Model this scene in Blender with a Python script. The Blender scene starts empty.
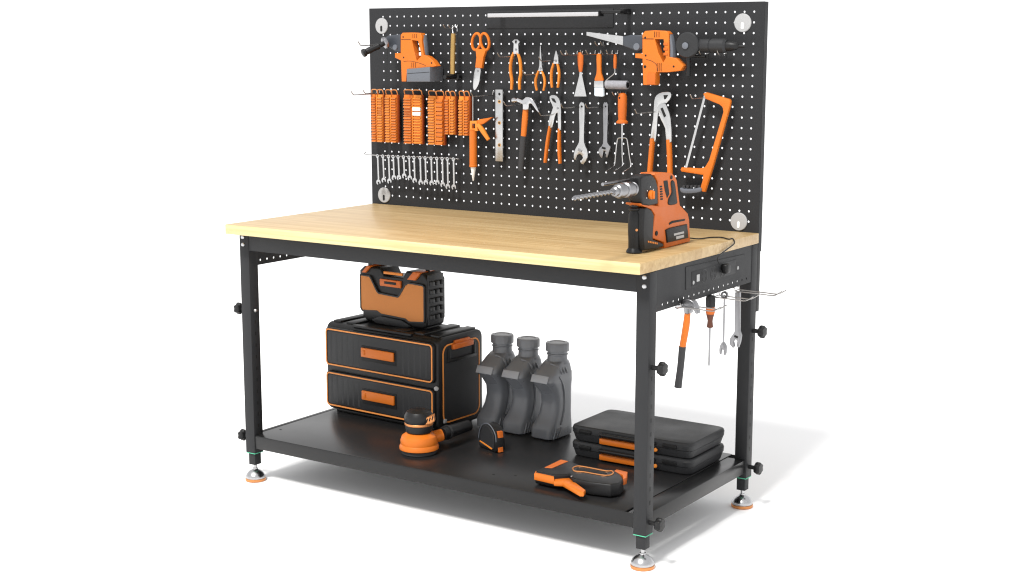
import bpy, bmesh, math, random
from mathutils import Vector, Matrix
from mathutils.geometry import tessellate_polygon
random.seed(7)
sc = bpy.context.scene
COL = sc.collection
PI = math.pi
V = Vector
# ------------------------------------------------------------------ bench dimensions (metres)
BW, BD, BH, BT = 1.5, .7415, .858, .031      # tabletop width, depth, height, thickness
BY = .743                                     # front of the pegboard
SZ0 = .158                                    # top of the lower shelf
# ------------------------------------------------------------------ camera
CP = V((3.2971, -3.2729, 1.4186)); YAW, PITCH, F = .5916, .1662, 1444.7
fw = V((-math.sin(YAW)*math.cos(PITCH), math.cos(YAW)*math.cos(PITCH), -math.sin(PITCH)))
rt = V((math.cos(YAW), math.sin(YAW), 0)); up = rt.cross(fw)
cam = bpy.data.cameras.new('camera'); co = bpy.data.objects.new('camera', cam); COL.objects.link(co)
co.location = CP; co.rotation_euler = (PI/2-PITCH, 0, YAW)
cam.sensor_width = 36; cam.lens = F*36/1024; cam.clip_end = 500; sc.camera = co
def _ray(px, py): return fw + rt*((px-512.4)/F) - up*((py-287)/F)
def onx(px, py, x): d = _ray(px, py); return CP + d*((x-CP.x)/d.x)
def ony(px, py, y): d = _ray(px, py); return CP + d*((y-CP.y)/d.y)
def onz(px, py, z): d = _ray(px, py); return CP + d*((z-CP.z)/d.z)
def bd(px, py, off=.02): return ony(px, py, BY-off)         # a spot measured on the pegboard, `off` metres in front of it

# ------------------------------------------------------------------ materials
def mat(name, col, rough=.5, metal=0, var=.0, vscale=8, bump=0, bscale=200, coat=0, emis=0, spec=.3, rv=.07):
    m = bpy.data.materials.new(name); m.use_nodes = True
    nt = m.node_tree; b = nt.nodes['Principled BSDF']
    b.inputs['Base Color'].default_value = (*col, 1); b.inputs['Roughness'].default_value = rough
    b.inputs['Metallic'].default_value = metal; b.inputs['Coat Weight'].default_value = coat
    b.inputs['Specular IOR Level'].default_value = spec
    tc = nt.nodes.new('ShaderNodeTexCoord')
    n = nt.nodes.new('ShaderNodeTexNoise'); n.inputs['Scale'].default_value = vscale; n.inputs['Detail'].default_value = 5
    nt.links.new(tc.outputs['Object'], n.inputs['Vector'])
    if var:
        mx = nt.nodes.new('ShaderNodeMix'); mx.data_type = 'RGBA'
        mx.inputs[6].default_value = (*[c*(1-var) for c in col], 1); mx.inputs[7].default_value = (*[min(1, c*(1+var)) for c in col], 1)
        nt.links.new(n.outputs['Fac'], mx.inputs[0]); nt.links.new(mx.outputs[2], b.inputs['Base Color'])
    mr = nt.nodes.new('ShaderNodeMapRange'); mr.inputs[1].default_value = .3; mr.inputs[2].default_value = .7
    mr.inputs[3].default_value = max(.02, rough-rv); mr.inputs[4].default_value = min(1, rough+rv)
    nt.links.new(n.outputs['Fac'], mr.inputs[0]); nt.links.new(mr.outputs[0], b.inputs['Roughness'])
    if bump:
        n2 = nt.nodes.new('ShaderNodeTexNoise'); n2.inputs['Scale'].default_value = bscale
        nt.links.new(tc.outputs['Object'], n2.inputs['Vector'])
        bp = nt.nodes.new('ShaderNodeBump'); bp.inputs['Strength'].default_value = bump; bp.inputs['Distance'].default_value = .001
        nt.links.new(n2.outputs['Fac'], bp.inputs['Height']); nt.links.new(bp.outputs[0], b.inputs['Normal'])
    if emis:
        b.inputs['Emission Color'].default_value = (1, 1, 1, 1); b.inputs['Emission Strength'].default_value = emis
    return m
M = {}
M['steel'] = mat('powder_coated_steel', (.025, .0255, .027), .5, var=.1, bump=.25, bscale=900, spec=.16)
M['shelf'] = mat('satin_shelf_steel', (.013, .013, .0135), .30, var=.1, bump=0, spec=.26, rv=.015)
M['board'] = mat('pegboard_steel', (.022, .0225, .024), .52, var=.1, bump=.3, bscale=800, spec=.16)
M['black'] = mat('black_plastic', (.008, .008, .0085), .42, var=.15, bump=.15, bscale=500)
M['char'] = mat('charcoal_plastic', (.020, .0205, .022), .48, var=.12, bump=.25, bscale=600)
M['rubber'] = mat('dark_rubber', (.034, .034, .036), .6, var=.1)
M['plate'] = mat('pale_grey_plate', (.30, .31, .33), .4)
M['grey'] = mat('grey_plastic', (.12, .13, .15), .5, var=.1)
M['bottle'] = mat('dark_grey_bottle', (.145, .152, .165), .32, spec=.4, var=.06, bump=.1, bscale=300)
M['orange'] = mat('orange_plastic', (.56, .138, .011), .4, var=.06, vscale=20)
M['orange2'] = mat('deep_orange_plastic', (.50, .112, .012), .42, var=.06, vscale=20)
M['orange3'] = mat('light_orange_plastic', (.66, .21, .025), .42, var=.06, vscale=20)
M['cloth'] = mat('orange_speaker_cloth', (.52, .20, .06), .8, var=.06, vscale=200, bump=.5, bscale=1500)
M['piping'] = mat('orange_trim', (.75, .27, .06), .45)
M['wire'] = mat('zinc_wire', (.42, .41, .40), .35, 1)
M['chrome'] = mat('chrome_steel', (.46, .46, .47), .24, 1, var=.06, vscale=60)
M['silver'] = mat('brushed_steel', (.46, .46, .46), .28, 1, var=.1, vscale=50)
M['dsteel'] = mat('dull_steel', (.27, .27, .28), .34, 1, var=.15, vscale=60)
M['disc'] = mat('pale_grey_disc', (.34, .34, .34), .45, var=.04)
M['white'] = mat('white_plastic', (.82, .82, .80), .4)
M['led'] = mat('led_diffuser', (.38, .38, .39), .35)
M['bristle'] = mat('pale_bristle', (.62, .70, .76), .7, var=.25, vscale=300)
M['fleece'] = mat('grey_fleece', (.26, .26, .28), .9, var=.35, vscale=150, bump=1, bscale=500)
M['gold'] = mat('gold_handle', (.36, .23, .08), .3, .6, var=.15, vscale=60)
M['brass'] = mat('brass', (.62, .36, .15), .35, 1)
M['copper'] = mat('copper_ring', (.60, .25, .09), .34, .6)
M['green'] = mat('green_ring', (.10, .50, .30), .5)
M['rust'] = mat('dark_orange_backing', (.30, .055, .012), .5)
M['slate'] = mat('slate_plastic', (.045, .050, .060), .4)
M['brown'] = mat('brown_grip', (.10, .035, .02), .45)
M['beech'] = mat('orange_wood_handle', (.70, .27, .07), .38, var=.15, vscale=60)
M['slot'] = mat('recess_black', (.006, .006, .006), .6)
M['mark'] = mat('grey_marking', (.40, .40, .40), .6)
# wood: staves running along x
def wood():
    m = bpy.data.materials.new('laminated_wood'); m.use_nodes = True; nt = m.node_tree; L = nt.links.new
    b = nt.nodes['Principled BSDF']; tc = nt.nodes.new('ShaderNodeTexCoord')
    br = nt.nodes.new('ShaderNodeTexBrick'); br.offset = .37; br.squash = 1
    br.inputs['Scale'].default_value = 1; br.inputs['Mortar Size'].default_value = .0006; br.inputs['Mortar Smooth'].default_value = .6
    br.inputs['Brick Width'].default_value = .43; br.inputs['Row Height'].default_value = .041; br.inputs['Bias'].default_value = 0
    br.inputs['Color1'].default_value = (.50, .37, .195, 1); br.inputs['Color2'].default_value = (.43, .305, .15, 1); br.inputs['Mortar'].default_value = (.36, .25, .12, 1)
    L(tc.outputs['Object'], br.inputs['Vector'])
    mp = nt.nodes.new('ShaderNodeMapping'); mp.inputs['Scale'].default_value = (1.4, 45, 45); L(tc.outputs['Object'], mp.inputs['Vector'])
    n = nt.nodes.new('ShaderNodeTexNoise'); n.inputs['Scale'].default_value = 1.6; n.inputs['Detail'].default_value = 8; n.inputs['Distortion'].default_value = .6
    L(mp.outputs[0], n.inputs['Vector'])
    cr = nt.nodes.new('ShaderNodeValToRGB'); cr.color_ramp.elements[0].position = .3; cr.color_ramp.elements[0].color = (.78, .72, .61, 1)
    cr.color_ramp.elements[1].position = .62; cr.color_ramp.elements[1].color = (1.0, 1.0, 1.0, 1); L(n.outputs['Fac'], cr.inputs[0])
    mx = nt.nodes.new('ShaderNodeMix'); mx.data_type = 'RGBA'; mx.blend_type = 'MULTIPLY'; mx.inputs[0].default_value = 1
    L(br.outputs['Color'], mx.inputs[6]); L(cr.outputs[0], mx.inputs[7])
    n3 = nt.nodes.new('ShaderNodeTexNoise'); n3.inputs['Scale'].default_value = 2.2; mp3 = nt.nodes.new('ShaderNodeMapping'); mp3.inputs['Scale'].default_value = (1, 5, 1)
    L(tc.outputs['Object'], mp3.inputs['Vector']); L(mp3.outputs[0], n3.inputs['Vector'])
    m3 = nt.nodes.new('ShaderNodeMix'); m3.data_type = 'RGBA'; m3.blend_type = 'MULTIPLY'
    L(n3.outputs['Fac'], m3.inputs[0]); L(mx.outputs[2], m3.inputs[6]); m3.inputs[7].default_value = (1.0, .94, .84, 1)
    # paler, yellower colour along the front edge
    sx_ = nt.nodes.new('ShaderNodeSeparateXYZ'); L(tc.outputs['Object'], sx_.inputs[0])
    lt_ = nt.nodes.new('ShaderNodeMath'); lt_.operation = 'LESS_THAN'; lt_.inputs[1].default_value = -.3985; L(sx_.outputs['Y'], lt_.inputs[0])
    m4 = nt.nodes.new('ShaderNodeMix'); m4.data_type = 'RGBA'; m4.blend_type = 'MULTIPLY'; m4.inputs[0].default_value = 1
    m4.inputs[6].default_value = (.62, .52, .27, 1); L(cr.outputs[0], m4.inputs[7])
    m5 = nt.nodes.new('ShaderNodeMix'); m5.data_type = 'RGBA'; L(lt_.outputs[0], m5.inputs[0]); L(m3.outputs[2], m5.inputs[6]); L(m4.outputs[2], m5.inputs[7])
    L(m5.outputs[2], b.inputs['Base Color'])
    b.inputs['Roughness'].default_value = .42; b.inputs['Coat Weight'].default_value = .05; b.inputs['Coat Roughness'].default_value = .2
    bp = nt.nodes.new('ShaderNodeBump'); bp.inputs['Strength'].default_value = .08; bp.inputs['Distance'].default_value = .001
    L(n.outputs['Fac'], bp.inputs['Height']); L(bp.outputs[0], b.inputs['Normal'])
    return m
M['wood'] = wood()

# ------------------------------------------------------------------ mesh helpers
class MB:
    """collects shapes into one bmesh, in world metres"""
    def __init__(s, X=None): s.bm = bmesh.new(); s.X = X
    def _put(s, tmp):
        if s.X is not None: bmesh.ops.transform(tmp, matrix=s.X, verts=tmp.verts)
        me = bpy.data.meshes.new('t'); tmp.to_mesh(me); tmp.free(); s.bm.from_mesh(me); bpy.data.meshes.remove(me); return s
    def box(s, x0, x1, y0, y1, z0, z1, bev=.0015, seg=2, R=None):
        t = bmesh.new(); bmesh.ops.create_cube(t, size=1)
        bmesh.ops.scale(t, vec=(abs(x1-x0), abs(y1-y0), abs(z1-z0)), verts=t.verts)
        if bev: bmesh.ops.bevel(t, geom=t.edges[:], offset=min(bev, .45*min(abs(x1-x0), abs(y1-y0), abs(z1-z0))), segments=seg, affect='EDGES', profile=.5)
        c = V(((x0+x1)/2, (y0+y1)/2, (z0+z1)/2))
        bmesh.ops.transform(t, matrix=Matrix.Translation(c) @ (R.to_4x4() if R else Matrix()), verts=t.verts)
        return s._put(t)
    def prism(s, pts, ext, bev=.0015, seg=2, holes=()):
        """a solid slab: outline `pts` (its near face) pushed along `ext`"""
        t = bmesh.new(); pts = [V(p) for p in pts]; ext = V(ext); rings = [pts]+[[V(p) for p in h] for h in holes]
        A = [[t.verts.new(p) for p in r] for r in rings]; B = [[t.verts.new(p+ext) for p in r] for r in rings]
        if holes:
            fa = [v for r in A for v in r]; fb = [v for r in B for v in r]
            for tri in tessellate_polygon(rings):
                for f in (fa, fb):
                    try: t.faces.new([f[i] for i in tri])
                    except ValueError: pass
        else: t.faces.new(A[0]); t.faces.new(B[0][::-1])
        for a, b in zip(A, B):
            n = len(a)
            for i in range(n): t.faces.new((a[i], b[i], b[(i+1) % n], a[(i+1) % n]))
        bmesh.ops.recalc_face_normals(t, faces=t.faces)
        if bev:
            S = set(A[0]); Sb = set(B[0])
            ed = [e for e in t.edges if len([f for f in e.link_faces]) == 2 and ((e.verts[0] in S and e.verts[1] in S) or (e.verts[0] in Sb and e.verts[1] in Sb)) and e.link_faces[0].normal.dot(e.link_faces[1].normal) < .7]
            try: bmesh.ops.bevel(t, geom=ed, offset=bev, segments=seg, affect='EDGES', profile=.5, clamp_overlap=True)
            except Exception: pass
        return s._put(t)
    def tube(s, pts, rad, seg=10, smooth=3, squash=None, cap=True):
        """a round bar through `pts`, radius per point; squash=(axis, factor) flattens it"""
        pts = [V(p) for p in pts]
        if not hasattr(rad, '__len__'): rad = [rad]*len(pts)
        P, R = [], []
        if smooth and len(pts) > 2:
            for i in range(len(pts)-1):
                a, b, c, d = pts[max(i-1, 0)], pts[i], pts[i+1], pts[min(i+2, len(pts)-1)]
                for k in range(smooth):
                    u = k/smooth
                    P.append(.5*((2*b)+(c-a)*u+(2*a-5*b+4*c-d)*u*u+(3*b-a-3*c+d)*u**3)); R.append(rad[i]*(1-u)+rad[i+1]*u)
            P.append(pts[-1]); R.append(rad[-1])
        else: P, R = pts, list(rad)
        t = bmesh.new(); rings = []; nrm = None
        for i, p in enumerate(P):
            tg = (P[min(i+1, len(P)-1)]-P[max(i-1, 0)]).normalized()
            if nrm is None:
                nrm = tg.cross(V((0, 0, 1)) if abs(tg.z) < .9 else V((1, 0, 0))).normalized()
            nrm = (nrm-tg*nrm.dot(tg)).normalized(); bn = tg.cross(nrm)
            ring = []
            for k in range(seg):
                a = 2*PI*k/seg; o = (nrm*math.cos(a)+bn*math.sin(a))*R[i]
                if squash: ax = V(squash[0]).normalized(); o = o-ax*o.dot(ax)*(1-squash[1])
                ring.append(t.verts.new(p+o))
            rings.append(ring)
        for a, b in zip(rings, rings[1:]):
            for k in range(seg): t.faces.new((a[k], a[(k+1) % seg], b[(k+1) % seg], b[k]))
        if cap: t.faces.new(rings[0][::-1]); t.faces.new(rings[-1])
        bmesh.ops.recalc_face_normals(t, faces=t.faces)
        return s._put(t)
    def lathe(s, c, prof, ax=(0, 0, 1), seg=24, lobes=0, amp=0):
        """profile [(radius, height)] turned about axis `ax` through c"""
        q = V((0, 0, 1)).rotation_difference(V(ax).normalized()); t = bmesh.new(); rings = []
        for r, h in prof:
            rings.append([t.verts.new(V(c)+q @ V((r*(1+amp*math.cos(lobes*2*PI*k/seg))*math.cos(2*PI*k/seg), r*(1+amp*math.cos(lobes*2*PI*k/seg))*math.sin(2*PI*k/seg), h))) for k in range(seg)])
        for a, b in zip(rings, rings[1:]):
            for k in range(seg): t.faces.new((a[k], a[(k+1) % seg], b[(k+1) % seg], b[k]))
        t.faces.new(rings[0][::-1]); t.faces.new(rings[-1]); bmesh.ops.recalc_face_normals(t, faces=t.faces)
        return s._put(t)
    def loft(s, secs, seg=28, power=4):
        """stacked rounded sections (z, x0, x1, y0, y1, power)"""
        t = bmesh.new(); rings = []
        for z, x0, x1, y0, y1, p in secs:
            cx, cy, a, b = (x0+x1)/2, (y0+y1)/2, (x1-x0)/2, (y1-y0)/2; r = []
            for k in range(seg):
                th = 2*PI*(k+.5)/seg; c, sn = math.cos(th), math.sin(th)
                r.append(t.verts.new((cx+a*math.copysign(abs(c)**(2/p), c), cy+b*math.copysign(abs(sn)**(2/p), sn), z)))
            rings.append(r)
        for a, b in zip(rings, rings[1:]):
            for k in range(seg): t.faces.new((a[k], a[(k+1) % seg], b[(k+1) % seg], b[k]))
        t.faces.new(rings[0][::-1]); t.faces.new(rings[-1]); bmesh.ops.recalc_face_normals(t, faces=t.faces)
        return s._put(t)
def spline(pts, n=4):
    """rounds a closed outline"""
    pts = [V(p) for p in pts]; out = []; N = len(pts)
    for i in range(N):
        a, b, c, d = pts[i-1], pts[i], pts[(i+1) % N], pts[(i+2) % N]
        for k in range(n):
            u = k/n; out.append(.5*((2*b)+(c-a)*u+(2*a-5*b+4*c-d)*u*u+(3*b-a-3*c+d)*u**3))
    return out
def rrect(x0, x1, z0, z1, r, n=5):
    """rounded rectangle outline in 2-D"""
    o = []
    for cx, cz, a0 in ((x1-r, z0+r, -90), (x1-r, z1-r, 0), (x0+r, z1-r, 90), (x0+r, z0+r, 180)):
        for k in range(n+1):
            a = math.radians(a0+90*k/n); o.append((cx+r*math.cos(a), cz+r*math.sin(a)))
    return o
def rail_loop(path, w, d, ext):
    pass

class Thing:
    """one top-level object; part(...) adds a mesh of its own, .sub a piece of a part"""
    def __init__(s, name, label, cat, group=None, kind=None): s.name, s.label, s.cat, s.group, s.kind, s.parts = name, label, cat, group, kind, []
    def part(s, name, mb, m, parent=None, label=None, angle=32):
        s.parts.append([name, mb, m, parent, label, angle]); return len(s.parts)-1
    def done(s, loc=None):
        vs = [v.co for p in s.parts for v in p[1].bm.verts]
        if loc is None:
            lo = [min(v[i] for v in vs) for i in range(3)]; hi = [max(v[i] for v in vs) for i in range(3)]
            loc = V(((lo[0]+hi[0])/2, (lo[1]+hi[1])/2, lo[2]))
        obs = []; single = len(s.parts) == 1
        if not single:
            root = bpy.data.objects.new(s.name, None); root.empty_display_size = .03; COL.objects.link(root); root.location = loc
        for name, mb, m, par, lab, ang in s.parts:
            bmesh.ops.translate(mb.bm, vec=-loc, verts=mb.bm.verts)
            me = bpy.data.meshes.new(name); mb.bm.to_mesh(me); mb.bm.free()
            me.polygons.foreach_set('use_smooth', [True]*len(me.polygons)); me.set_sharp_from_angle(angle=math.radians(ang))
            me.materials.append(M[m] if isinstance(m, str) else m)
            o = bpy.data.objects.new(s.name if single else name, me); COL.objects.link(o)
            if single: o.location = loc; root = o
            else:
                o.parent = root if par is None else obs[par]
                if lab: o['label'] = lab
            obs.append(o)
        root['label'] = s.label; root['category'] = s.cat
        if s.group: root['group'] = s.group
        if s.kind: root['kind'] = s.kind
        s.root = root; return root
def copy_thing(r, loc, label):
    c = r.copy(); COL.objects.link(c); c.location = loc; c['label'] = label
    for ch in r.children:
        d = ch.copy(); COL.objects.link(d); d.parent = c
        for g in ch.children:
            e = g.copy(); COL.objects.link(e); e.parent = d
    return c
YB = (0, 1, 0)   # towards the board

# ================================================================== SETTING
fl = MB(); t = bmesh.new()
vv = [t.verts.new(p) for p in ((-13, -9, 0), (12, -9, 0), (12, 9, 0), (-13, 9, 0))]; t.faces.new(vv); fl._put(t)
M['floor'] = mat('white_studio_floor', (.95, .95, .95), .8, spec=.1)
me = bpy.data.meshes.new('floor'); fl.bm.to_mesh(me); me.materials.append(M['floor'])
fo = bpy.data.objects.new('floor', me); COL.objects.link(fo); fo['kind'] = 'structure'; fo['label'] = 'plain seamless white studio floor under the workbench'

# ================================================================== WORKBENCH
W = Thing('workbench', 'black steel workbench with light wood top, pegboard back and lower shelf', 'workbench')
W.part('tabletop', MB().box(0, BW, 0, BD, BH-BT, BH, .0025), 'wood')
zt = BH-BT-.0005
W.part('front_rail', MB().box(.0442, 1.4578, .0595, .0625, .770, zt, .0003).box(.0442, 1.4578, .0625, .085, .770, .773, .0005), 'steel')
W.part('rear_rail', MB().box(.0455, 1.4565, .736, .739, .770, zt, .001), 'steel')
LX0, LX1, RX0, RX1 = .004, .044, 1.458, 1.498
FY0, FY1, RY0, RY1 = .058, .099, .700, .7405
# side panels with a row of real round holes
def holed_strip(mb, x0, x1, ys, zc, z0, z1, y0, y1, r=.0038):
    """a plate in the y-z plane between y0 and y1 with round holes at (ys, zc)"""
    outer = [V((x1, y0, z0)), V((x1, y1, z0)), V((x1, y1, z1)), V((x1, y0, z1))]
    holes = [[V((x1, y+r*math.cos(2*PI*k/10), zc+r*math.sin(2*PI*k/10))) for k in range(10)] for y in ys]
    mb.prism(outer, (x0-x1, 0, 0), 0, holes=holes)
hy = [.135+.0313*k for k in range(18)]
for x0, x1 in ((.0185, .0205), (1.4945, 1.4965)):
    p = MB(); holed_strip(p, x0, x1, hy, .7290, .7135, zt, FY1+.001, RY0-.001)
    W.part('side_panel', p, 'steel')
def knob(mb, c, sgn, r=.018):
    mb.lathe(c, [(.006, 0), (.006, .018), (.010, .019), (r*.86, .022), (r, .026), (r, .036), (r*.86, .040), (.004, .041)], (sgn, 0, 0), 48, 6, .10)
def leg(x0, x1, y0, y1, s, kz, bolts):
    """square tube leg with adjustment slots; s = outward side"""
    mb = MB().box(x0, x1, y0, y1, .098, zt-.0003, .002)
    li = W.part('leg', mb, 'steel')
    cx, cy = (x0+x1)/2, (y0+y1)/2
    for k in range(11):
        z = .15+.0385*k
        for xf in (RX1, ) if s > 0 else (x1,):
            if abs(z-kz[0]) > .02 and abs(z-kz[1]) > .02:
                sl = MB().box(xf-.0008, xf+.0004, cy-.003, cy+.003, z-.006, z+.006, .0003, 1)
                W.part('adjustment_slot', sl, 'slot', li)
    for z in kz:
        k = MB(); knob(k, ((x1 if s > 0 else x0), cy, z), s); W.part('star_knob', k, 'black', li)
        n = MB(); n.lathe(((x0 if s > 0 else x1), cy, z), [(.0065, 0), (.0065, .003), (.0045, .0065), (.001, .0075)], (-s, 0, 0), 12); W.part('bolt_end', n, 'wire', li)
    g = MB().box(x0+.0005, x1-.0005, y0+.0005, y1-.0005, .0955, .0978, .0005); W.part('seal_ring', g, 'green', li)
    e = MB().box(x0+.006, x1-.006, y0+.006, y1-.006, .056, .0955, .0015); W.part('leg_extension', e, 'steel', li)
    f = MB().lathe((cx, cy, 0), [(.0315, .0095), (.0325, .012), (.0325, .017), (.030, .021), (.0265, .027), (.019, .034), (.011, .0375), (.0085, .040), (.0085, .043), (.0055, .0435), (.0055, .0565)], seg=40)
    W.part('levelling_foot', f, 'chrome', li)
    p = MB().lathe((cx, cy, 0), [(.031, .0003), (.0335, .002), (.0335, .009), (.0315, .0098)], seg=40); W.part('foot_pad', p, 'copper', li)
    if bolts:
        for z in (.812, .788):
            b = MB().lathe(((x0+x1)/2+.004*s, y0, z), [(.0068, -.0002), (.0068, .0015), (.0052, .004), (.002, .0048)], (0, -1, 0), 16); W.part('bolt', b, 'chrome', li)
leg(LX0, LX1, FY0, FY1, -1, (.5720, .1466), 1)
leg(RX0, RX1, FY0, FY1, 1, (.5660, .1326), 1)
leg(LX0, LX1, RY0, RY1, -1, (.5720, .1466), 0)
leg(RX0, RX1, RY0, RY1, 1, (.5610, .1317), 0)
# shelf: a pan with a folded rim and a seam along each end
sh = MB().box(.030, 1.432, .0615, .738, .150, SZ0, .0015).box(.0442, 1.4578, .0605, .0640, .115, .1555, .0004)
W.part('shelf', sh, 'shelf')
for x0, x1 in ((.0095, .0270), (1.4350, 1.4935)):
    a, b = (x0, x1)
    W.part('shelf_rail', MB().box(a, b, FY1+.002, RY0-.002, .115, SZ0-.0006, .0015), 'shelf')
W.part('shelf_rear_rail', MB().box(.0455, 1.4565, .7385, .7405, .115, .1555, .0005), 'shelf')
hl = MB()
for px, py in ((281, 429), (488, 453), (516, 475), (494, 474)):
    c = onz(px, py, SZ0); hl.lathe((c.x, c.y, SZ0-.0004), [(.0042, 0), (.0042, .0008)], seg=12)
W.part('shelf_holes', hl, 'slot')
# power panel set into the right side panel
xs = 1.4966
pp = MB().prism([onx(686.5, 266.5, xs+.0015), onx(686.5, 289.5, xs+.0015), onx(733, 277.5, xs+.0015), onx(745.5, 274, xs+.0015), onx(745.5, 253.5, xs+.0015)], (-.0014, 0, 0), .0004, 1)
pi_ = W.part('power_panel', pp, 'steel')
o = MB()
c0, c1 = onx(690, 281, xs), onx(737, 262, xs)
o.box(xs+.0014, xs+.0022, .300, .585, .756, .797, .0006)
oi = W.part('socket_strip', o, 'steel', pi_)
for y in (.378, .438, .498): W.part('socket', MB().lathe((xs+.0016, y, .775), [(.0205, 0), (.0205, .0010), (.0185, .0012), (.0175, .0004)], (1, 0, 0), 28), 'black', pi_)
sl = MB()
for y in (.378, .438, .498):
    for dy, z0, z1 in ((-.009, .779, .787), (.009, .779, .787), (-.009, .763, .771), (.009, .763, .771)):
        sl.box(xs+.0018, xs+.0026, y+dy-.0022, y+dy+.0022, z0, z1, .0003, 1)
W.part('socket_slots', sl, 'slot', pi_)
W.part('power_switch', MB().box(xs+.0025, xs+.005, .329, .345, .765, .785, .0015), 'mark', pi_)
for y, z in ((.312, .765), (.600, .770)): W.part('screw', MB().lathe((xs+.0014, y, z), [(.0055, 0), (.0055, .0015), (.002, .0025)], (1, 0, 0), 12), 'disc', pi_)
# pegboard
N1, N2, PT, gx, gz = 46, 21, .031305, .0546, .8905
def pegboard():
    vs, fs = [], []; h = PT/2; r = .0034; t0, t1 = BY, BY+.0016
    nx, nz = 2*N1+1, 2*N2+1
    for y in (t0, t1):
        for j in range(nz):
            for i in range(nx): vs.append((gx-h+h*i, y, gz-h+h*j))
    off = nx*nz
    def G(s_, i, j): return s_*off+j*nx+i
    for j in range(N2):
        for i in range(N1):
            cx, cz = gx+PT*i, gz+PT*j; ring = [(2, 1), (2, 2), (1, 2), (0, 2), (0, 1), (0, 0), (1, 0), (2, 0)]
            H = []
            for y in (t0, t1):
                H.append(len(vs))
                for k in range(8): a = PI/4*k; vs.append((cx+r*math.cos(a), y, cz+r*math.sin(a)))
            for k in range(8):
                k2 = (k+1) % 8; a, b = ring[k], ring[k2]
                fs.append((G(0, 2*i+a[0], 2*j+a[1]), H[0]+k, H[0]+k2, G(0, 2*i+b[0], 2*j+b[1])))
                fs.append((G(1, 2*i+b[0], 2*j+b[1]), H[1]+k2, H[1]+k, G(1, 2*i+a[0], 2*j+a[1])))
                fs.append((H[0]+k, H[1]+k, H[1]+k2, H[0]+k2))
    x0, x1, z0, z1 = gx-h, gx-h+N1*PT, gz-h, gz-h+N2*PT
    X0, X1, Z0, Z1 = -.0067, 1.4970, .800, 1.546
    for y in (t0, t1):
        for q in ((X0, x0, Z0, Z1), (x1, X1, Z0, Z1), (x0, x1, Z0, z0), (x0, x1, z1, Z1)):
            b = len(vs); vs += [(q[0], y, q[2]), (q[1], y, q[2]), (q[1], y, q[3]), (q[0], y, q[3])]; fs.append((b, b+1, b+2, b+3))
    # folded flanges round the edge
    def bx(a0, a1, b0, b1, c0, c1):
        b = len(vs); vs.extend([(x, y, z) for x in (a0, a1) for y in (b0, b1) for z in (c0, c1)])
        fs.extend([(b, b+1, b+3, b+2), (b+4, b+6, b+7, b+5), (b, b+4, b+5, b+1), (b+2, b+3, b+7, b+6), (b, b+2, b+6, b+4), (b+1, b+5, b+7, b+3)])
    e = .0004
    bx(X0+e, X0+.002, t0+.0004, t0+.026, Z0, Z1-e); bx(X1-.002, X1-e, t0+.0004, t0+.026, Z0, Z1-e)
    bx(X0+.0021, X1-.0021, t0+.0017, t0+.026, Z1-.002, Z1-e)
    me = bpy.data.meshes.new('p'); me.from_pydata(vs, [], fs)
    mb = MB(); mb.bm.from_mesh(me); bmesh.ops.recalc_face_normals(mb.bm, faces=mb.bm.faces); return mb
pb = W.part('pegboard', pegboard(), 'board')
post = MB()
for x0, x1 in ((-.0045, .020), (1.470, 1.4953)): post.box(x0, x1, BY+.003, BY+.024, .615, 1.540, .001)
for x0, x1 in ((-.0045, .020), (1.470, 1.4953)):
    W.part('upright', MB().box(x0, x1, BY+.0035, BY+.024, .615, 1.538, .001), 'steel')
post.bm.free()
for px, py, hole in ((382.5, 25.5, 0), (385, 194.5, 0), (743.5, 22.3, 1), (739.5, 221, 1)):
    c = bd(px, py, .0); r = .0275
    d = MB().lathe((c.x, BY, c.z), [(r, -.0001), (r, .003), (r-.0015, .0045), (.002, .0048)], (0, -1, 0), 40)
    di = W.part('mounting_disc', d, 'disc', pb)
    k = [(x+c.x, z+c.z-.009) for x, z in rrect(-.0042, .0042, -.010, .010, .004)]
    W.part('keyhole', MB().prism([(x, BY-.0056, z) for x, z in k], (0, .0009, 0), 0), 'slot' if not hole else 'white', pb)
# lamp bar on the board
lp = MB().box(bd(487, 8, 0).x, bd(614, 8, 0).x, BY-.003, BY-.0005, bd(487, 28, 0).z, 1.533, .0008)
li = W.part('lamp_bracket', lp, 'board')
a, b = bd(488.5, 15, .075), bd(599, 14, .075)
W.part('lamp_housing', MB().box(a.x-.004, b.x+.002, BY-.075, BY-.045, a.z-.007, a.z+.0115, .002).box(b.x+.002, b.x+.074, BY-.070, BY-.050, a.z+.001, a.z+.011, .002)
       .box(b.x+.060, b.x+.074, BY-.050, BY-.003, a.z-.001, a.z+.016, .002).box(a.x, a.x+.02, BY-.045, BY-.003, a.z+.002, a.z+.010, .001), 'black', li)
W.part('lamp_diffuser', MB().box(a.x, b.x, BY-.0795, BY-.0755, a.z-.0065, a.z+.0065, .002), 'led', li)
W.done(V((.75, .40, 0)))

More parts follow.
